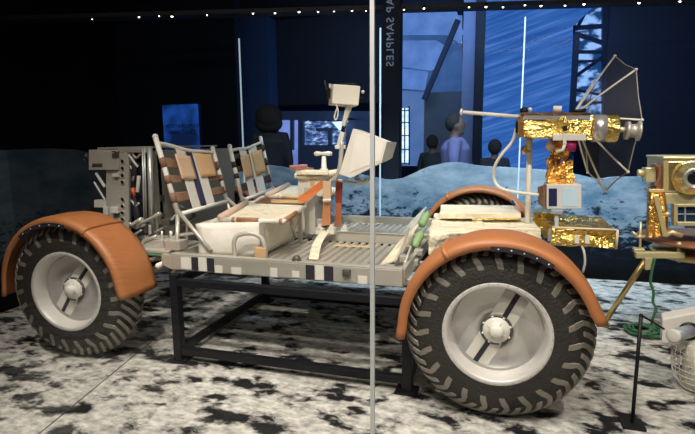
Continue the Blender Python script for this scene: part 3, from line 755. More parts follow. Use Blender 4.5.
# --- centre console: post, armrest, hand controller, display box, camera
g = MB(); a, b = P(306.5, 234, y=-.02), P(316, 187, y=-.02); g.box((a.x, -.05, .60), (b.x, .03, b.z)); a = P(318, 205, y=0); g.box((b.x, -.02, .66), (b.x+.07, .01, .70)); g.build('console_post', GREYP, rover, bevel=.004)
g = MB(); g.tube(curve([P(295, 175.5, y=-.02), P(304, 176.5, y=-.02), P(318, 177, y=-.02), P(332, 173.5, y=-.02), P(345, 171.5, y=-.02)], 5), [.018+.006*math.sin(i*.5) for i in range(21)], 12)
a, b = P(298, 172.5, y=-.02), P(330, 172.5, y=-.02); g.box((a.x, -.06, a.z-.012), (b.x, .12, a.z+.012)); g.build('armrest', CREAM, rover, bevel=.004)
g = MB(); a, b = P(298.5, 196, y=0), P(324, 177, y=0); g.box((a.x, -.01, a.z), (b.x, .16, b.z)); g.build('armrest_box', CANVAS, rover, bevel=.006)
g = MB(); a, b = P(310.5, 193, y=-.012), P(314.5, 178, y=-.012); g.box((a.x, -.016, a.z), (b.x, -.012, b.z)); g.build('armrest_tab', TAN, rover)
g = MB(); a = P(324, 172, y=.05); b = P(324, 156, y=.05); g.tube([a, lerp(a, b, .2), lerp(a, b, .25), b], [.026, .026, .018, .014], 16)
g.tube([P(314.5, 154, y=.05), P(317, 153.6, y=.05), P(322, 153.5, y=.05), P(329, 153.5, y=.05), P(332, 153.7, y=.05)], [.012, .017, .010, .017, .012], 12); g.build('hand_controller', WHITE, rover)
g = MB(); g.tube([P(290, 167.5, y=.3), P(307, 166.5, y=.3)], .018, 12); g.box(P(295, 171.5, y=.28), P(314, 167.5, y=.34)); g.build('far_armrest', mat('rose_pad', (.45, .2, .15), .8), rover, bevel=.003)
# display console box
f1, f2, f3, f4, f5 = [P(px, py, y=-.14) for px, py in ((353, 128.6), (387, 142), (381.5, 162.5), (350.5, 178), (339, 174))]
r2, r3 = P(393, 142.5, y=.02), P(388.5, 158.5, y=.02)
off = Vector((-.03, .28, 0))
g = MB(); front = [f1, f2, f3, f4, f5]
g.slab(front, off); 
g.slab([f2, r2, r3, f3], Vector((0, .12, 0)))
cb = g.build('display_console', mat('console_white', (.74, .71, .64), .5), rover, bevel=.006)
g = MB(); i1, i2, i3, i4 = [P(px, py, y=-.1415) for px, py in ((356, 133), (384.5, 144), (380, 160.5), (349, 173))]
g.slab([i1, i2, i3, i4], (0, -.002, 0)); g.build('console_panel', mat('console_panel_white', (.80, .77, .70), .5), cb, bevel=.002)
g = MB()
for px, py in ((360, 181), (366, 180.5), (371, 178), (357, 178)): a = P(px, py, y=0); g.box(a-Vector((.012, .02, .012)), a+Vector((.012, .02, .012)))
g.tube(curve([P(338, 180, y=-.05), P(350, 182.5, y=-.05), P(362, 183, y=-.05), P(371, 181.5, y=-.05)], 4), .010, 8); g.build('console_connectors', GREYM, rover, bevel=.002)
g = MB(); g.tube(curve([P(330.5, 182, y=-.06), P(336, 177, y=-.07), P(339.5, 168, y=-.08), P(341, 156, y=-.08), P(342, 142, y=-.08)], 5), .014, 10); g.build('console_mast', GREYP, rover)
g = MB(); g.tube([P(339, 147, y=-.06), P(343, 132, y=-.06)], .022, 4, smooth=False); a = P(341, 147, y=-.06); g.box(a-Vector((.035, .02, .012)), a+Vector((.03, .02, .012))); g.tube([P(343.5, 126, y=-.06), P(349.5, 105, y=-.06)], [.018, .024], 4, smooth=False)
ms = g.build('camera_mast', WHITE, rover, bevel=.003)
g = MB(); g.tube([P(342.5, 132, y=-.06), P(344, 125, y=-.06)], .013, 8); g.build('mast_joint', BLACK, ms)
g = MB(); q = [P(px, py, y=-.12) for px, py in ((333.5, 84), (360.5, 86), (358.5, 105.5), (332, 103.5))]; g.slab(q, (-.075, .15, 0)); 
cb = g.build('camera_box', mat('camera_cream', (.74, .70, .60), .5), rover, bevel=.004)
g = MB(); g.tube([P(324.5, 80.5, y=-.08), P(326.5, 90, y=-.08), P(329, 97, y=-.08)], .007, 8); g.box(P(326.5, 98, y=-.08), P(331, 89, y=-.02)); a = P(333, 83.5, y=-.08)
g.box(P(336, 84, y=-.06), P(357, 82.8, y=-.02)); g.cyl(P(360, 92, y=-.06), P(364.5, 92, y=-.06), .009, 10); g.ball(P(362, 97.5, y=-.06), .008); g.build('camera_fittings', BLACK, cb)
g = MB(); g.box(P(329, 87.5, y=-.1), P(333, 84.5, y=-.05)); g.ball(P(363, 92, y=-.075), .011); g.tube(curve([P(336, 104, y=-.11), P(338, 110, y=-.11), P(337.5, 117, y=-.11), P(335.5, 120, y=-.11), P(334.5, 116, y=-.11), P(337, 108, y=-.11), P(337, 104, y=-.11)], 5), .0045, 8); g.build('wrist_loop', WHITE, cb)
# straps over the centre
def strap(nm, pts, w, m_, y): 
    g = MB(); g.ribbon([P(px, py, y=yy) for (px, py), yy in zip(pts, y)], w, .004); return g.build(nm, m_, rover)
g = MB(); e = .02
a0, a1 = P(322.5, 179.5, y=-.10), P(322.5, 188.5, y=-.10); b0, b1 = P(297, 198.5, y=-.14), P(303, 203.5, y=-.14)
c0_, c1_ = P(271, 199.5, y=-.10), P(271, 203, y=-.1)
g.slab([a0, a1, b1, b0], (0, .006, 0)); g.build('diagonal_strap', STRAPO, rover); g = MB(); b2 = P(303, 200, y=-.135); g.slab([b2, b1, c1_, c0_], (0, .006, 0)); g.build('lap_strap', TAN, rover)
g = MB(); g.slab([P(323, 181, y=-.11), P(331, 181, y=-.11), P(330.5, 203, y=-.10), P(323, 203, y=-.10)], (0, .006, 0)); g.build('upright_strap', mat('peach_strap', (.66, .46, .30), .8), rover)
g = MB(); g.slab([P(323, 203.1, y=-.10), P(330.5, 203.1, y=-.10), P(330, 225, y=-.07), P(322, 226, y=-.07)], (0, .006, 0)); g.build('upright_strap', mat('salmon_strap', (.60, .24, .11), .8), rover)
g = MB(); g.slab([P(335.5, 181, y=.0), P(342.5, 181, y=.0), P(341.5, 203, y=.0), P(335.5, 203, y=.0)], (0, .006, 0)); g.build('upright_strap', STRAPR, rover)
g = MB(); g.slab([P(336, 203.1, y=.0), P(341.5, 203.1, y=.0), P(341, 226, y=.02), P(334.5, 226, y=.02)], (0, .006, 0)); g.build('upright_strap', mat('rust_strap', (.42, .13, .06), .8), rover)
g = MB()
for px, y in ((320, -.07), (332, -.07), (345, .02)):
    a = P(px, 229, y=y); g.box(a-Vector((.022, .03, .03)), a+Vector((.022, .03, .008))); g.hexa([a+Vector(v) for v in ((-.02, -.03, 0), (.02, -.03, 0), (.02, .0, 0), (-.02, .0, 0), (.0, -.03, .035), (.012, -.03, .035), (.012, 0, .035), (0, 0, .035))])
g.tube([P(323, 200.5, y=-.12), P(331, 200, y=-.12)], .01, 8); g.build('strap_bracket', WHITE, rover, bevel=.002)
g = MB(); g.ribbon(curve([P(327, 231, y=-.06), P(322, 236, y=-.2), P(316.5, 246, y=-.4), P(313.5, 259.5, y=-.68)], 5), (.055, 0, 0), .006); g.build('floor_strap', CREAM, rover)

# --- foot rests and green bottles at the front of the deck
g = MB(); g.slab([P(381, 263.5, y=-.60), P(397, 258.5, y=-.60), P(418, 223, y=-.10), P(400, 240, y=-.10)], (.006, .0, -.012)); g.build('foot_rest', CREAM, rover, bevel=.003)
g = MB(); g.slab([P(399, 236, y=.06), P(414, 226, y=.06), P(426, 206, y=.55), P(412, 220, y=.55)], (.006, .0, -.012)); g.build('foot_rest', mat('grey_cream', (.55, .52, .42), .7), rover, bevel=.003)
g = MB(); g.tube([P(395, 262, y=-.64), P(404, 244, y=-.5), P(409, 228, y=-.3)], .008, 8); g.tube([P(401, 275, y=-.72), P(411, 246, y=-.56)], .007, 8)
for px, py, y in ((390, 268, -.72), (397, 278, -.76), (403, 270, -.72), (385, 279, -.78), (405, 258, -.6), (414, 262, -.5), (408, 281, -.74), (419, 252, -.4)):
    a = P(px, py, y=y); g.box(a-Vector((.024, .025, .016)), a+Vector((.024, .025, .016)))
g.build('front_fittings', GREYM, rover, bevel=.004)
for a, b in (((413.5, 248), (421, 233)), ((421, 226), (427, 214))):
    y = -.25 if a[0] < 416 else .1; g = MB(); p, q = P(*a, y=y-.04), P(*b, y=y+.05); d = (q-p).normalized(); g.tube([p, p+d*.012, q-d*.012, q], [.017, .026, .026, .017], 16); g.tube([q, q+d*.018], .010, 8); g.build('oxygen_bottle', GREEN, rover)
# --- blanketed boxes over the front frame
def blanket(nm, c8, m_, amp=.006, k=10, bev=.0, crumple=False):
    g = MB(); a = [Vector(v) for v in c8]; fs = [(0, 1, 5, 4), (1, 2, 6, 5), (2, 3, 7, 6), (3, 0, 4, 7), (4, 5, 6, 7), (3, 2, 1, 0)]
    cen = sum(a, Vector())/8
    for f in fs:
        vs = []
        for i in range(k+1):
            for j in range(k+1):
                u, v = i/k, j/k; p = lerp(lerp(a[f[0]], a[f[1]], u), lerp(a[f[3]], a[f[2]], u), v); d = (p-cen).normalized()
                vs.append(p+d*(amp*(noise.noise(p*7)+.5*noise.noise(p*19))+(amp*2.2*(abs(noise.noise(p*14))*2-.6)+amp*1.2*noise.noise(p*38) if crumple else 0)))
        g.add(vs, [(i*(k+1)+j, (i+1)*(k+1)+j, (i+1)*(k+1)+j+1, i*(k+1)+j+1) for i in range(k) for j in range(k)], 0, True)
    o = g.build(nm, m_, rover, fix=False)
    bm = bmesh.new(); bm.from_mesh(o.data); bmesh.ops.remove_doubles(bm, verts=bm.verts, dist=.0005); bmesh.ops.recalc_face_normals(bm, faces=bm.faces); bm.to_mesh(o.data); bm.free()
    for p in o.data.polygons: p.use_smooth = not crumple
    if crumple: return o
    md = o.modifiers.new('bevel', 'BEVEL'); md.width = bev or .008; md.segments = 3; md.limit_method = 'ANGLE'; md.angle_limit = .8
    return o
def topbox(nm, tl, tr, br, bl, zt, h, m_, amp=.004, bev=.008):
    t = [P(*q, z=zt) for q in (bl, br, tr, tl)]; b = [v-Vector((0, 0, h)) for v in t]
    return blanket(nm, b+t, m_, amp, 10, bev)
A = topbox('thermal_blanket_box', (441, 204.5), (514, 205.5), (521, 213.5), (439.5, 213), .79, .034, CREAM, .003)
g = MB(); t = [P(*q, z=.7895) for q in ((439.5, 213), (521, 213.5))]
g.slab([t[0]+Vector((.19, -.006, -.036)), t[1]+Vector((0, -.006, -.036)), t[1]+Vector((0, -.006, -.026)), t[0]+Vector((.19, -.006, -.026))], (0, .004, 0)); g.build('gold_tape', GOLD, A)
topbox('thermal_blanket_box', (480, 218), (532, 219), (541, 229), (478, 228), .735, .06, CREAM, .004)
topbox('battery_cover', (434, 213), (483, 216), (487, 232), (429, 233), .745, .12, CREAM, .03, .02)
g = MB(); a = P(470, 222, z=.74); g.box((.78, -.38, .55), (1.36, .45, .69)); g.build('battery_box', GREYP, rover, bevel=.005)
g = MB(); g.slab([P(510.5, 200.5, y=.1), P(513.5, 199, y=.1), P(522.5, 210.5, y=.1), P(519.5, 213.5, y=.1)], (0, .004, 0)); fg = g.build('flag', WHITE, rover)
g = MB(); p0 = P(510.5, 200.5, y=.097); p1 = P(513.5, 199, y=.097); p2 = P(522.5, 210.5, y=.097); p3 = P(519.5, 213.5, y=.097)
for i in range(3):
    t0, t1 = .1+.3*i, .22+.3*i; g.slab([lerp(lerp(p0, p3, .45), lerp(p1, p2, .45), t0), lerp(p3, p2, t0), lerp(p3, p2, t1), lerp(lerp(p0, p3, .45), lerp(p1, p2, .45), t1)], (0, .002, 0))
g.build('flag_stripes', REDF, fg)
g = MB(); g.slab([lerp(p0, p3, .04), lerp(p0, p3, .42), lerp(lerp(p1, p2, .42), lerp(p0, p3, .42), .4), lerp(lerp(p1, p2, .04), lerp(p0, p3, .04), .4)], (0, .002, 0)); g.build('flag_canton', BLUEF, fg)

# --- gold foil communication unit in front
ztop = .752
bl, br, bk0, bk1 = P(552, 227, z=ztop), P(617, 229.5, z=ztop), P(534, 210, z=ztop), P(578, 208.5, z=ztop)
t = [bl, br, P(600, 217, z=ztop), bk0]; b = [v-Vector((0, 0, .10)) for v in t]
L_ = blanket('foil_unit', b+t, GOLD, .011, 15, .006, True)
g = MB(); bk = [P(533, 213, z=.78), P(560, 213, z=.78), P(562, 207.5, z=.78), P(538, 207.5, z=.78)]; g.slab(bk, (0, 0, -.08)); g.build('foil_block', GOLD, rover, bevel=.006)
n_ = (br-bl).normalized()
g = MB(); fy = Vector((0, -.012, 0))
g.tube([br+Vector((0, 0, .0))+fy, br+Vector((.0, 0, -.10))+fy], .007, 6); g.tube([bl+fy*1.2, br+fy], .006, 6); g.build('foil_edging', mat('edge_peach', (.72, .60, .42), .5), L_)
g = MB()
for px in (574.3, 584.6):
    a, b_ = P(px, 243, y=bl.y-.02), P(px+5, 235, y=bl.y-.02); g.box((a.x, bl.y-.03, a.z), (b_.x, bl.y-.02, b_.z))
g.build('white_patch', WHITE, L_)
g = MB(); g.tube(curve([P(582, 246, y=bl.y), P(584, 252, y=bl.y-.01), P(585, 262, y=bl.y), P(583, 272, y=bl.y+.02)], 4), .006, 8); g.build('white_cable', WHITE, rover)
# electronics column with mirror box
yc = -.18
def bxy(g, x0, y0, x1, y1, y, d, mi=0):
    q = [P(px, py, y=y) for px, py in ((x0, y1), (x1, y1), (x1, y0), (x0, y0))]; return g.slab(q, (0, d, 0), mi)
def fbox(nm, x0, y0, x1, y1, y, d, m_, amp=.009, k=11, par=None):
    q = [P(px, py, y=y) for px, py in ((x0, y1), (x1, y1), (x1, y0), (x0, y0))]; e = Vector((0, d, 0))
    return blanket(nm, [q[0], q[1], q[1]+e, q[0]+e, q[3], q[2], q[2]+e, q[3]+e], m_, amp, k, 0, True)
fbox('foil_column', 548, 160, 574, 187, yc, .13, GOLDO); fbox('foil_neck', 552, 140, 570, 161, yc+.015, .10, GOLDO)
g = MB(); bxy(g, 546.5, 184.5, 581.5, 209, yc-.04, .18); mbx = g.build('mirror_box', mat('mirror_box_white', (.62, .62, .60), .5), rover, bevel=.004)
g = MB(); q = [P(539.5, 204, y=yc+.14), P(546.3, 209, y=yc-.04), P(546.3, 184.5, y=yc-.04), P(538.5, 187, y=yc+.14)]; g.slab(q, (-.006, 0, 0)); g.build('copper_side', foil('copper_foil', (.55, .30, .13), 6, .3, .3), mbx)
g = MB(); bxy(g, 548.7, 188.5, 557, 206, yc-.043, .003); g.build('dark_mirror', MIRRORD, mbx)
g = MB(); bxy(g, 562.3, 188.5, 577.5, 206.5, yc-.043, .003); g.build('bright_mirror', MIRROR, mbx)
g = MB(); g.tube([P(556.5, 210, y=yc-.03), P(556.5, 226, y=yc-.05), P(550, 231, y=yc-.05), P(549.5, 241, y=yc-.05)], .014, 4, smooth=False); a = P(556.5, 212, y=yc-.05); g.box(a-Vector((.028, .01, .01)), a+Vector((.028, .02, .012))); g.build('blue_grey_arm', BLUEG, rover, bevel=.002)
# television camera body
yt = -.2
T = MB(); a, b = P(521, 127, y=yt), P(592, 127.5, y=yt); ax = (b-a).normalized()
q0 = [P(522, 137, y=yt-.05), P(590, 139.5, y=yt-.05), P(590, 116, y=yt-.05), P(522, 114.5, y=yt-.05)]
tv = blanket('television_camera', [q0[0], q0[1], q0[1]+Vector((0, .12, 0)), q0[0]+Vector((0, .12, 0)), q0[3], q0[2], q0[2]+Vector((0, .12, 0)), q0[3]+Vector((0, .12, 0))], GOLD, .008, 15, .012, True)
g = MB(); g.tube([P(590, 128.5, y=yt), P(593, 128.5, y=yt), P(616, 128.8, y=yt), P(617.5, 128.8, y=yt)], [.055, .068, .070, .066], 20); g.build('camera_barrel', GOLD, tv)
g = MB(); g.tube([P(592, 128.5, y=yt), P(605, 128.6, y=yt)], .0715, 20); bxy(g, 524, 114.2, 590, 119.5, yt-.0555, .10); g.build('silver_wrap', mat('silver_film', (.72, .72, .72), .25, .7, bump=(30, .3)), tv)
g = MB(); bxy(g, 518, 117, 524, 137, yt-.06, .13); bxy(g, 521, 112.5, 590, 114.6, yt-.06, .14); g.build('copper_frame', foil('copper_trim', (.80, .45, .2), 20, .3), tv)
g = MB(); g.tube([P(515.5, 127, y=yt), P(519, 127, y=yt)], [.03, .045], 14); g.ball(P(524, 111, y=yt), .022); g.tube([P(586, 110, y=yt), P(573, 112, y=yt)], .01, 8); bxy(g, 563, 126, 567, 131, yt-.0605, .003); g.build('black_fittings', BLACK, tv)
g = MB(); g.tube([P(553, 109, y=yt), P(561.5, 109, y=yt)], .017, 12); g.ball(P(530, 109.5, y=yt), .012); bxy(g, 553, 134, 586, 140.5, yt-.075, .06); g.build('mount_bracket', WHITE, tv, bevel=.002)
g = MB(); bxy(g, 563, 133, 566.5, 144, yt-.08, .01); g.tube([P(565, 143, y=yt-.07), P(563, 150, y=yt-.07), P(556, 152, y=yt-.07)], .009, 8); g.build('camera_hook', WHITE, tv)
g = MB(); g.ball(P(551, 146, y=yt+.02), .028); g.build('pan_motor', PINK, tv)
g = MB(); g.cyl(P(565, 145.5, y=yt-.03), P(575.5, 145.5, y=yt-.03), .031, 18); g.build('magenta_cap', MAGENTA, tv)
# boom with a small flange, cable
g = MB(); g.tube([P(460, 112, y=yt), P(521, 116.8, y=yt)], .0105, 10); a = P(460.5, 112, y=yt); d = (P(521, 116.8, y=yt)-a).normalized(); g.cyl(a, a+d*.01, .019, 14); g.build('boom', WHITE, rover)
g = MB(); g.tube(curve([P(516.5, 128, y=yt), P(512, 142, y=yt), P(502, 154, y=yt+.02), P(495, 166, y=yt+.05), P(494, 178, y=yt+.08), P(499, 187, y=yt+.06), P(512, 191.5, y=yt+.05), P(539, 195, y=yt+.02)], 6), .0085, 10); g.build('camera_cable', CANVAS, rover)
# antenna mast
g = MB(); a, b = P(530, 134, y=-.08), P(528.5, 214, y=-.08); g.cyl(a, (b.x, -.08, .56), .0155, 14); g.tube([P(528.8, 134, y=-.1), P(528.8, 150, y=-.1)], .02, 12); am = g.build('antenna_mast', WHITE, rover)
g = MB(); a = P(524.5, 150, y=-.1); g.ball(a, .022, 0, 12, (.8, 1, 1.2)); g.cyl(a, P(529, 150, y=-.09), .012, 8); g.build('mast_knob', BRASS, am)
# umbrella dish
cen = P(610, 125, y=.08); top = P(615, 56, y=.08); hv = (P(642, 120, y=-.16)-cen); upv = top-cen
hub = P(573, 116, y=-.02)
def rimp(q): return cen+hv*math.cos(q)+upv*math.sin(q)
def rib(q, t):
    e = rimp(q); p = lerp(hub, e, t); bow = (cen-hub).normalized(); return p-bow*(.006*math.sin(PI*t))
g = MB(); NB = 8; K = 8; SUB = 4; vs = []
for i in range(NB*SUB):
    q = 2*PI*i/(NB*SUB)+PI/4*0; ph = (i % SUB)/SUB
    for k in range(K+1):
        t = .06+.94*k/K; p = rib(q, t); s_ = math.sin(PI*ph)*.10*t; vs.append(lerp(p, lerp(hub, cen, t), s_))
M_ = K+1
g.add(vs, [(i*M_+k, ((i+1) % (NB*SUB))*M_+k, ((i+1) % (NB*SUB))*M_+k+1, i*M_+k+1) for i in range(NB*SUB) for k in range(K)], 0, True)
dish = g.build('umbrella_antenna', MESHD, rover, hub)
for i in range(NB):
    q = 2*PI*i/NB; g = MB(); g.tube([rib(q, t/6) for t in range(7)], .0052, 8); g.ball(rib(q, 1.0), .009); g.build('antenna_rib', WHITE, dish)
g = MB(); rim = [lerp(rimp(2*PI*i/32), lerp(hub, cen, 1), .10*math.sin(PI*(i % 4)/4)) for i in range(32)]; g.tube(rim, .0032, 6, closed=True); g.build('rim_cord', mat('rim_grey_cord', (.30, .28, .26), .6), dish)
g = MB(); g.tube([P(616, 129, y=yt), P(628, 130, y=yt)], .014, 12)
a, b = P(625.5, 130.5, y=yt), P(640, 131, y=yt); g.tube([a, lerp(a, b, .25), lerp(a, b, .26), lerp(a, b, .8), lerp(a, b, .82), b], [.046, .046, .034, .034, .050, .050], 24); g.build('antenna_feed', GREYM, rover)

# --- rear payload rack
yk = -.5
rk = MB(); bxy(rk, 106, 168, 121, 233, yk, .10); rear = rk.build('rear_rack', GREYP, rover, bevel=.003)
g = MB(); bxy(g, 88.5, 149.8, 118, 170, yk-.02, .10); g.build('latch_block', GREYP, rear, bevel=.004)
g = MB(); bxy(g, 92, 163.5, 102, 167, yk-.023, .004); g.build('slot', mat('dark_brown_slot', (.07, .05, .03), .6), rear)
# perforated upright: plate whose dark holes are put on as black discs in rings
g = MB(); bxy(g, 117.5, 149, 128.5, 233, yk-.005, .02); pl = g.build('perforated_upright', GREYP, rear, bevel=.002)
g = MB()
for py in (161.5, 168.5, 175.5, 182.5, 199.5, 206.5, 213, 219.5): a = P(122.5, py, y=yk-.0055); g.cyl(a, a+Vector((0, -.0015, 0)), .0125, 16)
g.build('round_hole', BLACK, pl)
g = MB()
for py in (161.5, 168.5, 175.5, 182.5, 199.5, 206.5, 213, 219.5): a = P(122.5, py, y=yk-.006); g.lathe(a, (0, -1, 0), [(.0125, 0), (.0125, .004), (.0165, .003), (.0165, 0)], 20)
for i in range(26): a = P(127, 152+i*3.1, y=yk-.006); g.ball(a, .003, 0, 6)
for i in range(18): a = P(108.5+(i % 2)*7, 172+i*3.3, y=yk-.001); g.ball(a, .0032, 0, 6)
g.build('hole_flange', GREYM, pl)
g = MB(); g.slab([P(97, 147.5, y=yk), P(150, 146.2, y=yk), P(217, 145, y=.5), P(175, 146, y=.5)], (0, 0, -.012)); bxy(g, 117.5, 148, 150, 152.5, yk-.008, .02); g.build('top_shelf', GREYM, rear, bevel=.002)
g = MB(); xr = P(146, 150, y=yk).x
g.box((xr-.02, yk+.06, .60), (xr, .55, 1.165)); g.build('side_panel', OLIVE, rear, bevel=.004)
g = MB()
for px, r in ((142.5, .006), (144.5, .005), (149.8, .016)): a, b = P(px, 147.5, y=yk-.01), P(px+2.2, 233, y=yk-.01); g.cyl(a, b, r, 12)
g.ball(P(143, 225, y=yk-.02), .018); g.build('silver_rod', mat('silver_rod', (.55, .56, .53), .3, .5), rear)
g = MB(); g.box((P(129, 150, y=yk).x, yk+.1, .6), (xr, yk+.13, 1.15)); g.build('inner_panel', DGREY, rear)
g = MB(); g.tube(curve([P(133, 152, y=yk+.05), P(135, 170, y=yk+.02), P(134, 190, y=yk+.04), P(137, 210, y=yk+.02), P(139, 232, y=yk+.04)], 5), .022, 6); g.build('hanging_strap', BLACKM, rear)
g = MB(); g.tube([P(132.5, 188, y=yk-.01), P(134.5, 196, y=yk-.01)], .012, 8); g.build('red_tag', mat('red_tag', (.6, .12, .04), .6), rear)
g = MB(); g.tube([P(139, 176, y=yk), P(138.5, 183, y=yk), P(137.5, 192, y=yk)], .012, 8); g.tube(curve([P(96, 173, y=yk), P(101, 181, y=yk), P(105, 187, y=yk)], 4), .010, 8); g.tube(curve([P(94, 182, y=yk), P(99, 190, y=yk), P(105, 200, y=yk)], 4), .007, 8)
bxy(g, 94, 200, 106, 207.5, yk, .04); bxy(g, 103, 207, 108, 219, yk-.01, .03); a = P(115, 210, y=yk-.02); g.box(a-Vector((.03, .01, .02)), a+Vector((.03, .01, .02))); bxy(g, 112, 173.5, 118, 177, yk-.02, .02)
g.tube([P(129, 155, y=yk), P(134, 162, y=yk), P(138, 167, y=yk)], .008, 8); g.build('rack_fittings', WHITE, rear, bevel=.002)
g = MB(); g.ball(P(86.5, 156, y=yk), .016, 0, 8); g.ball(P(84.5, 160.5, y=yk), .010, 0, 8); a = P(162, 198, x=xr+.003); g.box(a-Vector((.004, .02, .02)), a+Vector((.004, .02, .02))); bxy(g, 112, 151, 118, 158, yk-.024, .01); g.build('dark_fittings', DGREY, rear)
random.seed(3); g = MB()
for px in (97, 101, 105, 109, 113, 117, 121, 125): g.ball(P(px, 151.5+(px % 3)*.6, y=yk-.03), .0035, 0, 6)
for py in (160, 172, 184, 196, 208, 220, 230): g.ball(P(119.5, py, y=yk-.008), .0035, 0, 6); g.ball(P(107.5, py+3, y=yk-.002), .0035, 0, 6)
for py in (154, 165): g.ball(P(90.5, py, y=yk-.022), .0035, 0, 6)
g.build('rivets', WHITE, rear)
g = MB()
for pts in (((131, 150), (136, 158), (141, 153)), ((130, 166), (134, 172), (133, 181)), ((131, 200), (136, 206), (139, 203)), ((129, 222), (136, 228), (144, 224)), ((126, 228), (133, 235), (142, 230))): g.tube(curve([P(px, py, y=yk+.01) for px, py in pts], 4), .008, 6)
g.build('inner_bracketry', GREYM, rear)
g = MB()
for px, py, w_ in ((170, 162, .03), (176, 200, .018), (163, 215, .02), (200, 158, .02)):
    a = P(px, py, x=xr+.002); g.box(a-Vector((.002, w_, w_*.7)), a+Vector((.004, w_, w_*.7)))
g.build('panel_plate', mat('panel_plate', (.18, .17, .14), .5, .3), rear)
g = MB(); g.box((P(106, 150, y=yk).x, yk+.1, .56), (xr, .5, .60)); g.build('rack_shelf', GREYP, rear)

# ================================================================== GOLD LANDER
yl = .2
ld = empty('lander_model', P(690, 285, z=0), 'gold foil lander model with large lens and tubular legs, right of the rover', 'lander')
def lx(px, py, y=yl): return P(px, py, y=y)
g = MB(); bxy(g, 663.5, 158, 735, 193, yl, .35); bxy(g, 663, 156.5, 735, 159.5, yl-.01, .37); mb = g.build('camera_housing', PGOLD, ld, bevel=.006)
g = MB(); bxy(g, 668.5, 161.5, 712, 190.5, yl-.004, .006); g.build('lens_plate', GOLDP, mb, bevel=.003)
c = lx(691, 177.5); g = MB(); g.lathe(c+Vector((0, -.004, 0)), (0, -1, 0), [(.10, 0), (.098, .012), (.082, .03), (.062, .045), (.058, .05)], 40); g.build('lens_cone', GOLDP, mb)
g = MB(); g.lathe(c+Vector((0, -.004, 0)), (0, -1, 0), [(.058, .04), (.060, .066), (.052, .070), (.044, .062), (.036, .055)], 40); g.build('lens_ring', mat('lens_ring', (.62, .66, .55), .25, .6), mb)
g = MB(); g.lathe(c+Vector((0, -.004, 0)), (0, -1, 0), [(.037, .055), (.03, .058), (.0, .060)], 30); g.build('lens', LENS, mb)
g = MB()
for i in range(9): g.ball(lx(666.5, 163+i*3.2, yl-.004), .004, 0, 6)
g.build('rivet_row', BRASS, mb)
g = MB(); bxy(g, 663.5, 193.5, 735, 204, yl, .2); bxy(g, 675, 204, 735, 207, yl, .06); bxy(g, 675, 222, 735, 226, yl, .06); bxy(g, 674, 204, 678, 226, yl, .06); g.build('window_frame', PGOLD, ld, bevel=.003)
g = MB(); bxy(g, 678, 206, 735, 223, yl+.02, .01); g.build('dark_window', mat('lander_window', (.02, .04, .08), .08), ld)
g = MB(); bxy(g, 684.5, 206, 686, 223, yl+.012, .01); bxy(g, 678, 213.5, 735, 214.8, yl+.012, .01); g.build('window_bar', BLUEG, ld)
g = MB(); bxy(g, 646, 168, 656, 182, yl+.02, .10); g.tube([lx(637.5, 173, yl+.06), lx(640, 173, yl+.06), lx(646, 174, yl+.06)], [.022, .022, .014], 12); g.build('side_sensor', PGOLD, ld, bevel=.003)
g = MB(); bxy(g, 656, 165, 663.5, 189, yl+.03, .12); g.tube(curve([lx(654, 164), lx(659, 168), lx(659, 178), lx(655, 186)], 4), .01, 8); g.build('copper_bracket', COPPER, ld, bevel=.003)
g = MB(); bxy(g, 649, 189.3, 664, 192, yl, .12); g.build('crossbar', PGOLD, ld, bevel=.002)
g = MB()
for a, b in (((654, 192), (650, 237)), ((657, 192), (658, 237)), ((661, 192), (664, 236))): g.tube([lx(*a), lerp(lx(*a), lx(*b), .5), lx(*b)], [.02, .028, .02], 6, smooth=False)
bxy(g, 648.5, 192, 664, 236, yl+.07, .04); g.build('foil_drape', GOLDO, ld)
g = MB(); g.tube([lx(655.5, 196, yl-.03), lx(665, 236, yl-.03)], .016, 4, smooth=False); g.build('brace', PGOLD, ld)
g = MB(); g.tube([lx(656, 214, yl-.02), lx(661, 214, yl-.02), lx(668, 214.5, yl-.02)], .008, 8); g.ball(lx(667, 214.3, yl-.02), .016); g.build('key_fitting', PGOLD, ld)
g = MB(); cc = P(703, 240, y=yl+.25); g.lathe((cc.x, yl+.25, cc.z), (0, 0, 1), [(0, 0), (.36, 0), (.36, .014), (0, .014)], 48); g.build('upper_deck', COPPER, ld)
g = MB(); cz = lx(680, 260).z; g.lathe((cc.x, yl+.25, cz-.02), (0, 0, 1), [(0, 0), (.27, 0), (.29, .03), (.27, .045), (0, .045)], 48); g.build('lower_disc', BRASS, ld)
g = MB(); bxy(g, 636, 252.5, 685, 258.5, yl-.02, .05); bxy(g, 645, 258, 653, 270, yl-.02, .05); bxy(g, 634, 249, 645, 252.5, yl-.02, .05); g.build('outrigger', PGOLD, ld, bevel=.003)
g = MB(); g.tube([lx(640.5, 222), lx(640, 250)], .007, 8); g.tube([lx(635, 236.5), lx(645, 236.5)], .010, 8); g.tube([lx(632, 232), lx(638, 236)], .008, 8); g.tube([lx(679, 242), lx(679, 262)], .012, 8); g.ball(lx(679, 245), .02, 0, 10, (1, 1, .6)); g.tube([lx(665, 236), lx(672, 232), lx(682, 236)], .014, 8); g.build('vertical_rod', PGOLD, ld)
g = MB(); foot = P(604, 323, z=.02); tp_ = lx(648, 256, yl); g.cyl(foot, tp_, .017, 14); l1 = g.build('leg', BRASS, ld)
g = MB(); g.cyl((foot.x, foot.y, 0), (foot.x, foot.y, .02), .035, 16); g.ball(foot, .025); g.build('foot_pad', BRASS, l1)
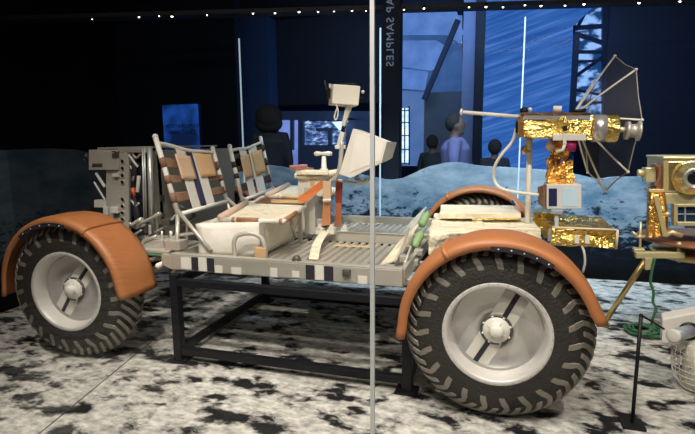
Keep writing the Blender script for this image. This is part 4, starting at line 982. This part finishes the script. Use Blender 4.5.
for (dx, dy) in ((.95, .55), (.95, -.25), (.75, .95)):
    f2_ = Vector((cc.x-.35+dx, yl+dy, .02)); t2 = Vector((cc.x-.1+dx*.35, yl+.1+dy*.4, tp_.z)); g = MB(); g.cyl(f2_, t2, .017, 14); l2 = g.build('leg', BRASS, ld)
    g = MB(); g.cyl((f2_.x, f2_.y, 0), (f2_.x, f2_.y, .02), .035, 16); g.build('foot_pad', BRASS, l2)
g = MB(); pts = [lx(655, 258, yl-.03), lx(652, 270, yl-.03), lx(650.5, 282, yl-.03), lx(653.5, 292, yl-.03), lx(653, 302, yl-.02), lx(656, 309, yl-.02), lx(653, 318, yl-.02), lx(651, 326, yl), P(649, 333, z=.075)]
q_ = pts[-1]
g.tube(curve(pts, 6), .008, 8); tag(g.build('hanging_cable', GCABLE, None, (q_.x, q_.y, 0)), 'thin green cable hanging from the gold lander to the floor', 'cable')
g = MB(); c = P(645, 334, z=0); pts = []
for i in range(70):
    q = i*.9; r = .062+.04*noise.noise(Vector((i*.37, 0, 0)))+.02*random.random(); pts.append(Vector((c.x+r*1.25*math.cos(q), c.y+r*math.sin(q)*1.3, .008+.03*random.random())))
g.tube(curve(pts, 4), .006, 6); tag(g.build('cable_coil', GCABLE, None, c), 'tangled green cable coil on the floor behind the barrier post', 'cable')

# ================================================================== BARRIER POST
bp_ = P(632, 425, z=0)
bar = empty('barrier_post', bp_, 'thin black barrier post on a square base beside the large wheel', 'barrier')
g = MB(); g.box((bp_.x-.045, bp_.y-.045, 0), (bp_.x+.045, bp_.y+.045, .012)); g.build('base_plate', BLACK, bar, bevel=.002)
zt_ = P(636, 315, y=bp_.y).z
g = MB(); g.cyl((bp_.x, bp_.y, .012), (bp_.x, bp_.y, zt_), .0075, 14); g.ball((bp_.x, bp_.y, zt_), .0085); g.build('post', BLACK, bar)
e_ = P(664, 329, y=bp_.y+.08); g = MB(); g.tube([(bp_.x, bp_.y, zt_), lerp(Vector((bp_.x, bp_.y, zt_)), e_, .3)+Vector((0, 0, .002)), e_], .0042, 8); g.build('rope', BLACK, bar)

# ================================================================== WHITE CAGED MACHINE
yw = -.45
wm = empty('caged_machine', P(694, 400, z=0), 'white machine with a short barrel above a round wire cage, at the photo edge', 'machine')
g = MB(); q = [P(px, py, y=yw) for px, py in ((661.5, 343), (702, 355), (702, 311), (662, 319))]; g.slab(q, (.02, .10, 0)); hb = g.build('housing', WHITE, wm, bevel=.008)
g = MB(); a = P(673, 336, y=yw-.14); b = P(690, 331, y=yw); g.tube([b, a], .030, 22); g.build('barrel', BLUEG, hb)
g = MB(); g.lathe(a, (a-b), [(0, .004), (.024, .004), (.031, .001), (.031, -.01)], 24); g.build('barrel_face', WHITE, hb)
g = MB(); g.lathe(P(689, 331.5, y=yw-.003), (0, -1, 0), [(0, .0), (.046, .0), (.046, -.003)], 28); g.build('socket', BLACK, hb)
cx, cy = P(704, 360, y=yw).x, yw+.02
prof = [(.125, .235), (.128, .18), (.125, .12), (.112, .06), (.085, .02), (.05, .006)]
g = MB()
for i in range(26):
    q = 2*PI*i/26; g.tube([(cx+math.cos(q)*r, cy+math.sin(q)*r, h) for r, h in prof], .0022, 5)
for r, h in prof+[(.127, .15), (.120, .09), (.1285, .205)]: g.tube([(cx+math.cos(2*PI*k/32)*r, cy+math.sin(2*PI*k/32)*r, h) for k in range(32)], .0022, 5, closed=True)
g.build('wire_cage', WHITE, wm)
g = MB(); g.tube([(cx, cy, 0), (cx, cy, .02), (cx, cy, .23)], [.05, .075, .085], 20); g.build('drum', mat('drum_cream', (.72, .68, .56), .6), wm)

# ================================================================== VISITORS reflected in the glass, built as figures beyond the backdrop
def person(x, y, h, rz, coat, hairbig, label):
    s = h/1.70
    t = empty('person', (x, y, 0), label, 'person')
    t.rotation_euler.z = 0
    ca, sa = math.cos(rz), math.sin(rz)
    def W(p): return Vector((x+(p[0]*ca-p[1]*sa)*s, y+(p[0]*sa+p[1]*ca)*s, p[2]*s))
    # figure faces +x locally
    def limb(g, pts, rs, n=12, mi=0): g.tube([W(p) for p in pts], [r*s for r in rs], n, mi)
    def ell(g, c, rx, ry, rz_, n=20):
        k = len(g.v); g.ball((0, 0, 0), 1, 0, n, (rx, ry, rz_))
        for i in range(k, len(g.v)): v = g.v[i]; g.v[i] = W((c[0]+v.x, c[1]+v.y, c[2]+v.z))
    g = MB()
    ell(g, (.005, 0, 1.60), .098, .076, .115); ell(g, (.03, 0, 1.545), .07, .058, .075)
    ell(g, (.095, 0, 1.585), .022, .013, .020); ell(g, (.085, 0, 1.60), .020, .012, .03); ell(g, (.083, 0, 1.545), .018, .022, .010); ell(g, (.078, 0, 1.505), .024, .026, .02)
    for sy in (-1, 1): ell(g, (0, .077*sy, 1.585), .018, .010, .03); ell(g, (.082, .028*sy, 1.607), .014, .016, .009)
    limb(g, [(-.01, 0, 1.40), (-.005, 0, 1.47), (.0, 0, 1.54)], [.075, .056, .055])
    limb(g, [(0, 0, .88), (0, 0, 1.0), (0, 0, 1.15), (0, 0, 1.32), (0, 0, 1.42)], [.13, .12, .13, .14, .08], 16)
    for sy in (-1, 1):
        limb(g, [(0, .06*sy, 1.39), (0, .17*sy, 1.385), (-.01, .20*sy, 1.25), (0, .22*sy, 1.1), (.04, .22*sy, .95), (.07, .21*sy, .84)], [.07, .06, .048, .042, .035, .026], 10)
        limb(g, [(.07, .21*sy, .85), (.08, .21*sy, .80), (.09, .205*sy, .755)], [.024, .036, .032], 8)
        for k, L in enumerate((.065, .078, .074, .058)): a_ = (k-1.5)*.018; limb(g, [(.085+a_, .205*sy, .76), (.09+a_, .20*sy, .76-L*.55), (.092+a_, .19*sy, .76-L)], [.0095, .0085, .007], 6)
        limb(g, [(.075, .20*sy, .80), (.11, .19*sy, .775), (.118, .18*sy, .745)], [.012, .010, .008], 6)
        limb(g, [(0, .08*sy, .92), (.01, .09*sy, .70), (.015, .09*sy, .48), (0, .09*sy, .28), (-.01, .09*sy, .08)], [.095, .08, .055, .052, .038], 12)
        limb(g, [(-.05, .09*sy, .035), (.05, .09*sy, .035), (.15, .095*sy, .03)], [.035, .038, .028], 10)
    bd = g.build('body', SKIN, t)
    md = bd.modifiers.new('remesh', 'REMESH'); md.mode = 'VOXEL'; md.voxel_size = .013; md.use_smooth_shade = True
    g = MB(); limb(g, [(0, 0, .80), (0, 0, 1.0), (0, 0, 1.15), (0, 0, 1.33), (0, 0, 1.425), (-.005, 0, 1.45)], [.165, .15, .155, .175, .115, .07], 20)
    for sy in (-1, 1): limb(g, [(0, .05*sy, 1.375), (0, .17*sy, 1.385), (-.01, .205*sy, 1.25), (0, .225*sy, 1.1), (.04, .225*sy, .95), (.065, .215*sy, .86)], [.09, .078, .063, .055, .047, .040], 12)
    jk = g.build('jacket', coat, t); md = jk.modifiers.new('remesh', 'REMESH'); md.mode = 'VOXEL'; md.voxel_size = .015; md.use_smooth_shade = True
    g = MB()
    for sy in (-1, 1): limb(g, [(0, .075*sy, .94), (.01, .09*sy, .70), (.015, .09*sy, .48), (0, .09*sy, .28), (-.01, .09*sy, .09)], [.115, .10, .078, .07, .06], 14)
    g.build('trousers', BLACKM, t)
    g = MB(); ell(g, (-.025, 0, 1.625), .098+hairbig*.5, .088+hairbig, .110+hairbig*.6)
    if hairbig > .02: ell(g, (-.055, 0, 1.55), .075, .09+hairbig, .11)
    k = MB(); g.build('hair', HAIR, t)
    return t
def at_head(px, top_py, y): p = P(px, top_py, y=y); return p.x, y, p.z
x_, y_, h_ = at_head(269, 111, 1.95); person(x_, y_, h_, PI*.6, CLOTHB, .075, 'dark silhouetted person with bushy hair standing behind the far seat')
x_, y_, h_ = at_head(456, 116, 1.95); person(x_, y_, h_, 0.05, CLOTHP, 0.0, 'person in profile in a violet-blue top, looking towards the antenna boom, beyond the lunar hill')
x_, y_, h_ = at_head(495, 142, 2.8); person(x_, y_, h_+.0, PI*.5, CLOTHB, .02, 'dark person seen small and low beside the antenna cable, beyond the hill')
x_, y_, h_ = at_head(433, 137, 3.0); person(x_, y_, h_, PI*.4, CLOTHB, .01, 'dark shadowy person behind the one in the violet-blue top')

# ================================================================== LIGHT
def area(name, loc, tgt, size, power, colr, sy=None, spread=None):
    l = bpy.data.lights.new(name, 'AREA'); l.energy = power; l.color = colr; l.size = size
    if sy: l.shape = 'RECTANGLE'; l.size_y = sy
    if spread: l.spread = spread
    o = bpy.data.objects.new(name, l); col.objects.link(o); o.location = loc
    o.rotation_euler = (Vector(tgt)-Vector(loc)).to_track_quat('-Z', 'Y').to_euler(); return o
def spot(name, loc, tgt, power, colr, ang=60, blend=.5, rad=.06):
    l = bpy.data.lights.new(name, 'SPOT'); l.energy = power; l.color = colr; l.spot_size = math.radians(ang); l.spot_blend = blend; l.shadow_soft_size = rad
    o = bpy.data.objects.new(name, l); col.objects.link(o); o.location = loc
    o.rotation_euler = (Vector(tgt)-Vector(loc)).to_track_quat('-Z', 'Y').to_euler(); return o
WARM = (1., .92, .81); BLU = (.25, .45, 1.)
spot('museum_spot', (.3, -2.5, 3.3), (.3, -.9, .3), 260, WARM, 58)
spot('museum_spot', (-.9, -2.5, 3.3), (-1.15, -1.3, .2), 150, WARM, 44)
spot('museum_spot', (2.3, -2.3, 3.3), (1.5, -.8, .4), 200, WARM, 54)
spot('museum_spot', (.1, -.6, 3.3), (.2, -.4, .6), 80, WARM, 50)
spot('museum_spot', (.8, -3.4, 3.3), (.4, -1.9, 0), 120, WARM, 62)
area('museum_softbox', (.6, -1.8, 3.4), (.5, -.6, .3), 2.8, 24, WARM, .7)  # added softbox, gives the foil something bright to reflect
spot('museum_spot', (2.9, -1.6, 3.2), (2.3, .2, .8), 130, WARM, 40)  # extra spot added to brighten the lander
area('museum_strip', (1.3, -3.7, 2.9), (1.3, -.2, .9), 2.2, 17, WARM, .25)  # added strip for foil highlights and light from the front
spot('museum_spot', (-1.3, -2.4, 3.3), (-1.15, -.5, .9), 60, WARM, 24)
area('mural_washer', (1.5, .7, 3.0), (1.4, 1.5, .5), 3.6, 40, (.66, .84, 1.), .15, 1.5)
area('hall_blue', (.5, 4.5, 3.4), (.5, 6.5, 1.), 5., 32, (.42, .62, 1.), 1.)
wd = bpy.data.worlds.new('world'); sc.world = wd; wd.use_nodes = True
wd.node_tree.nodes['Background'].inputs[0].default_value = (.05, .07, .12, 1); wd.node_tree.nodes['Background'].inputs[1].default_value = .3

vs_ = sc.view_settings; vs_.view_transform = 'Standard'; vs_.look = 'None'; vs_.gamma = 1; vs_.exposure = .22
vs_.use_curve_mapping = False
sc.cycles.use_denoising = True
sc.cycles.max_bounces = 8; sc.cycles.transparent_max_bounces = 16; sc.cycles.sample_clamp_indirect = 4
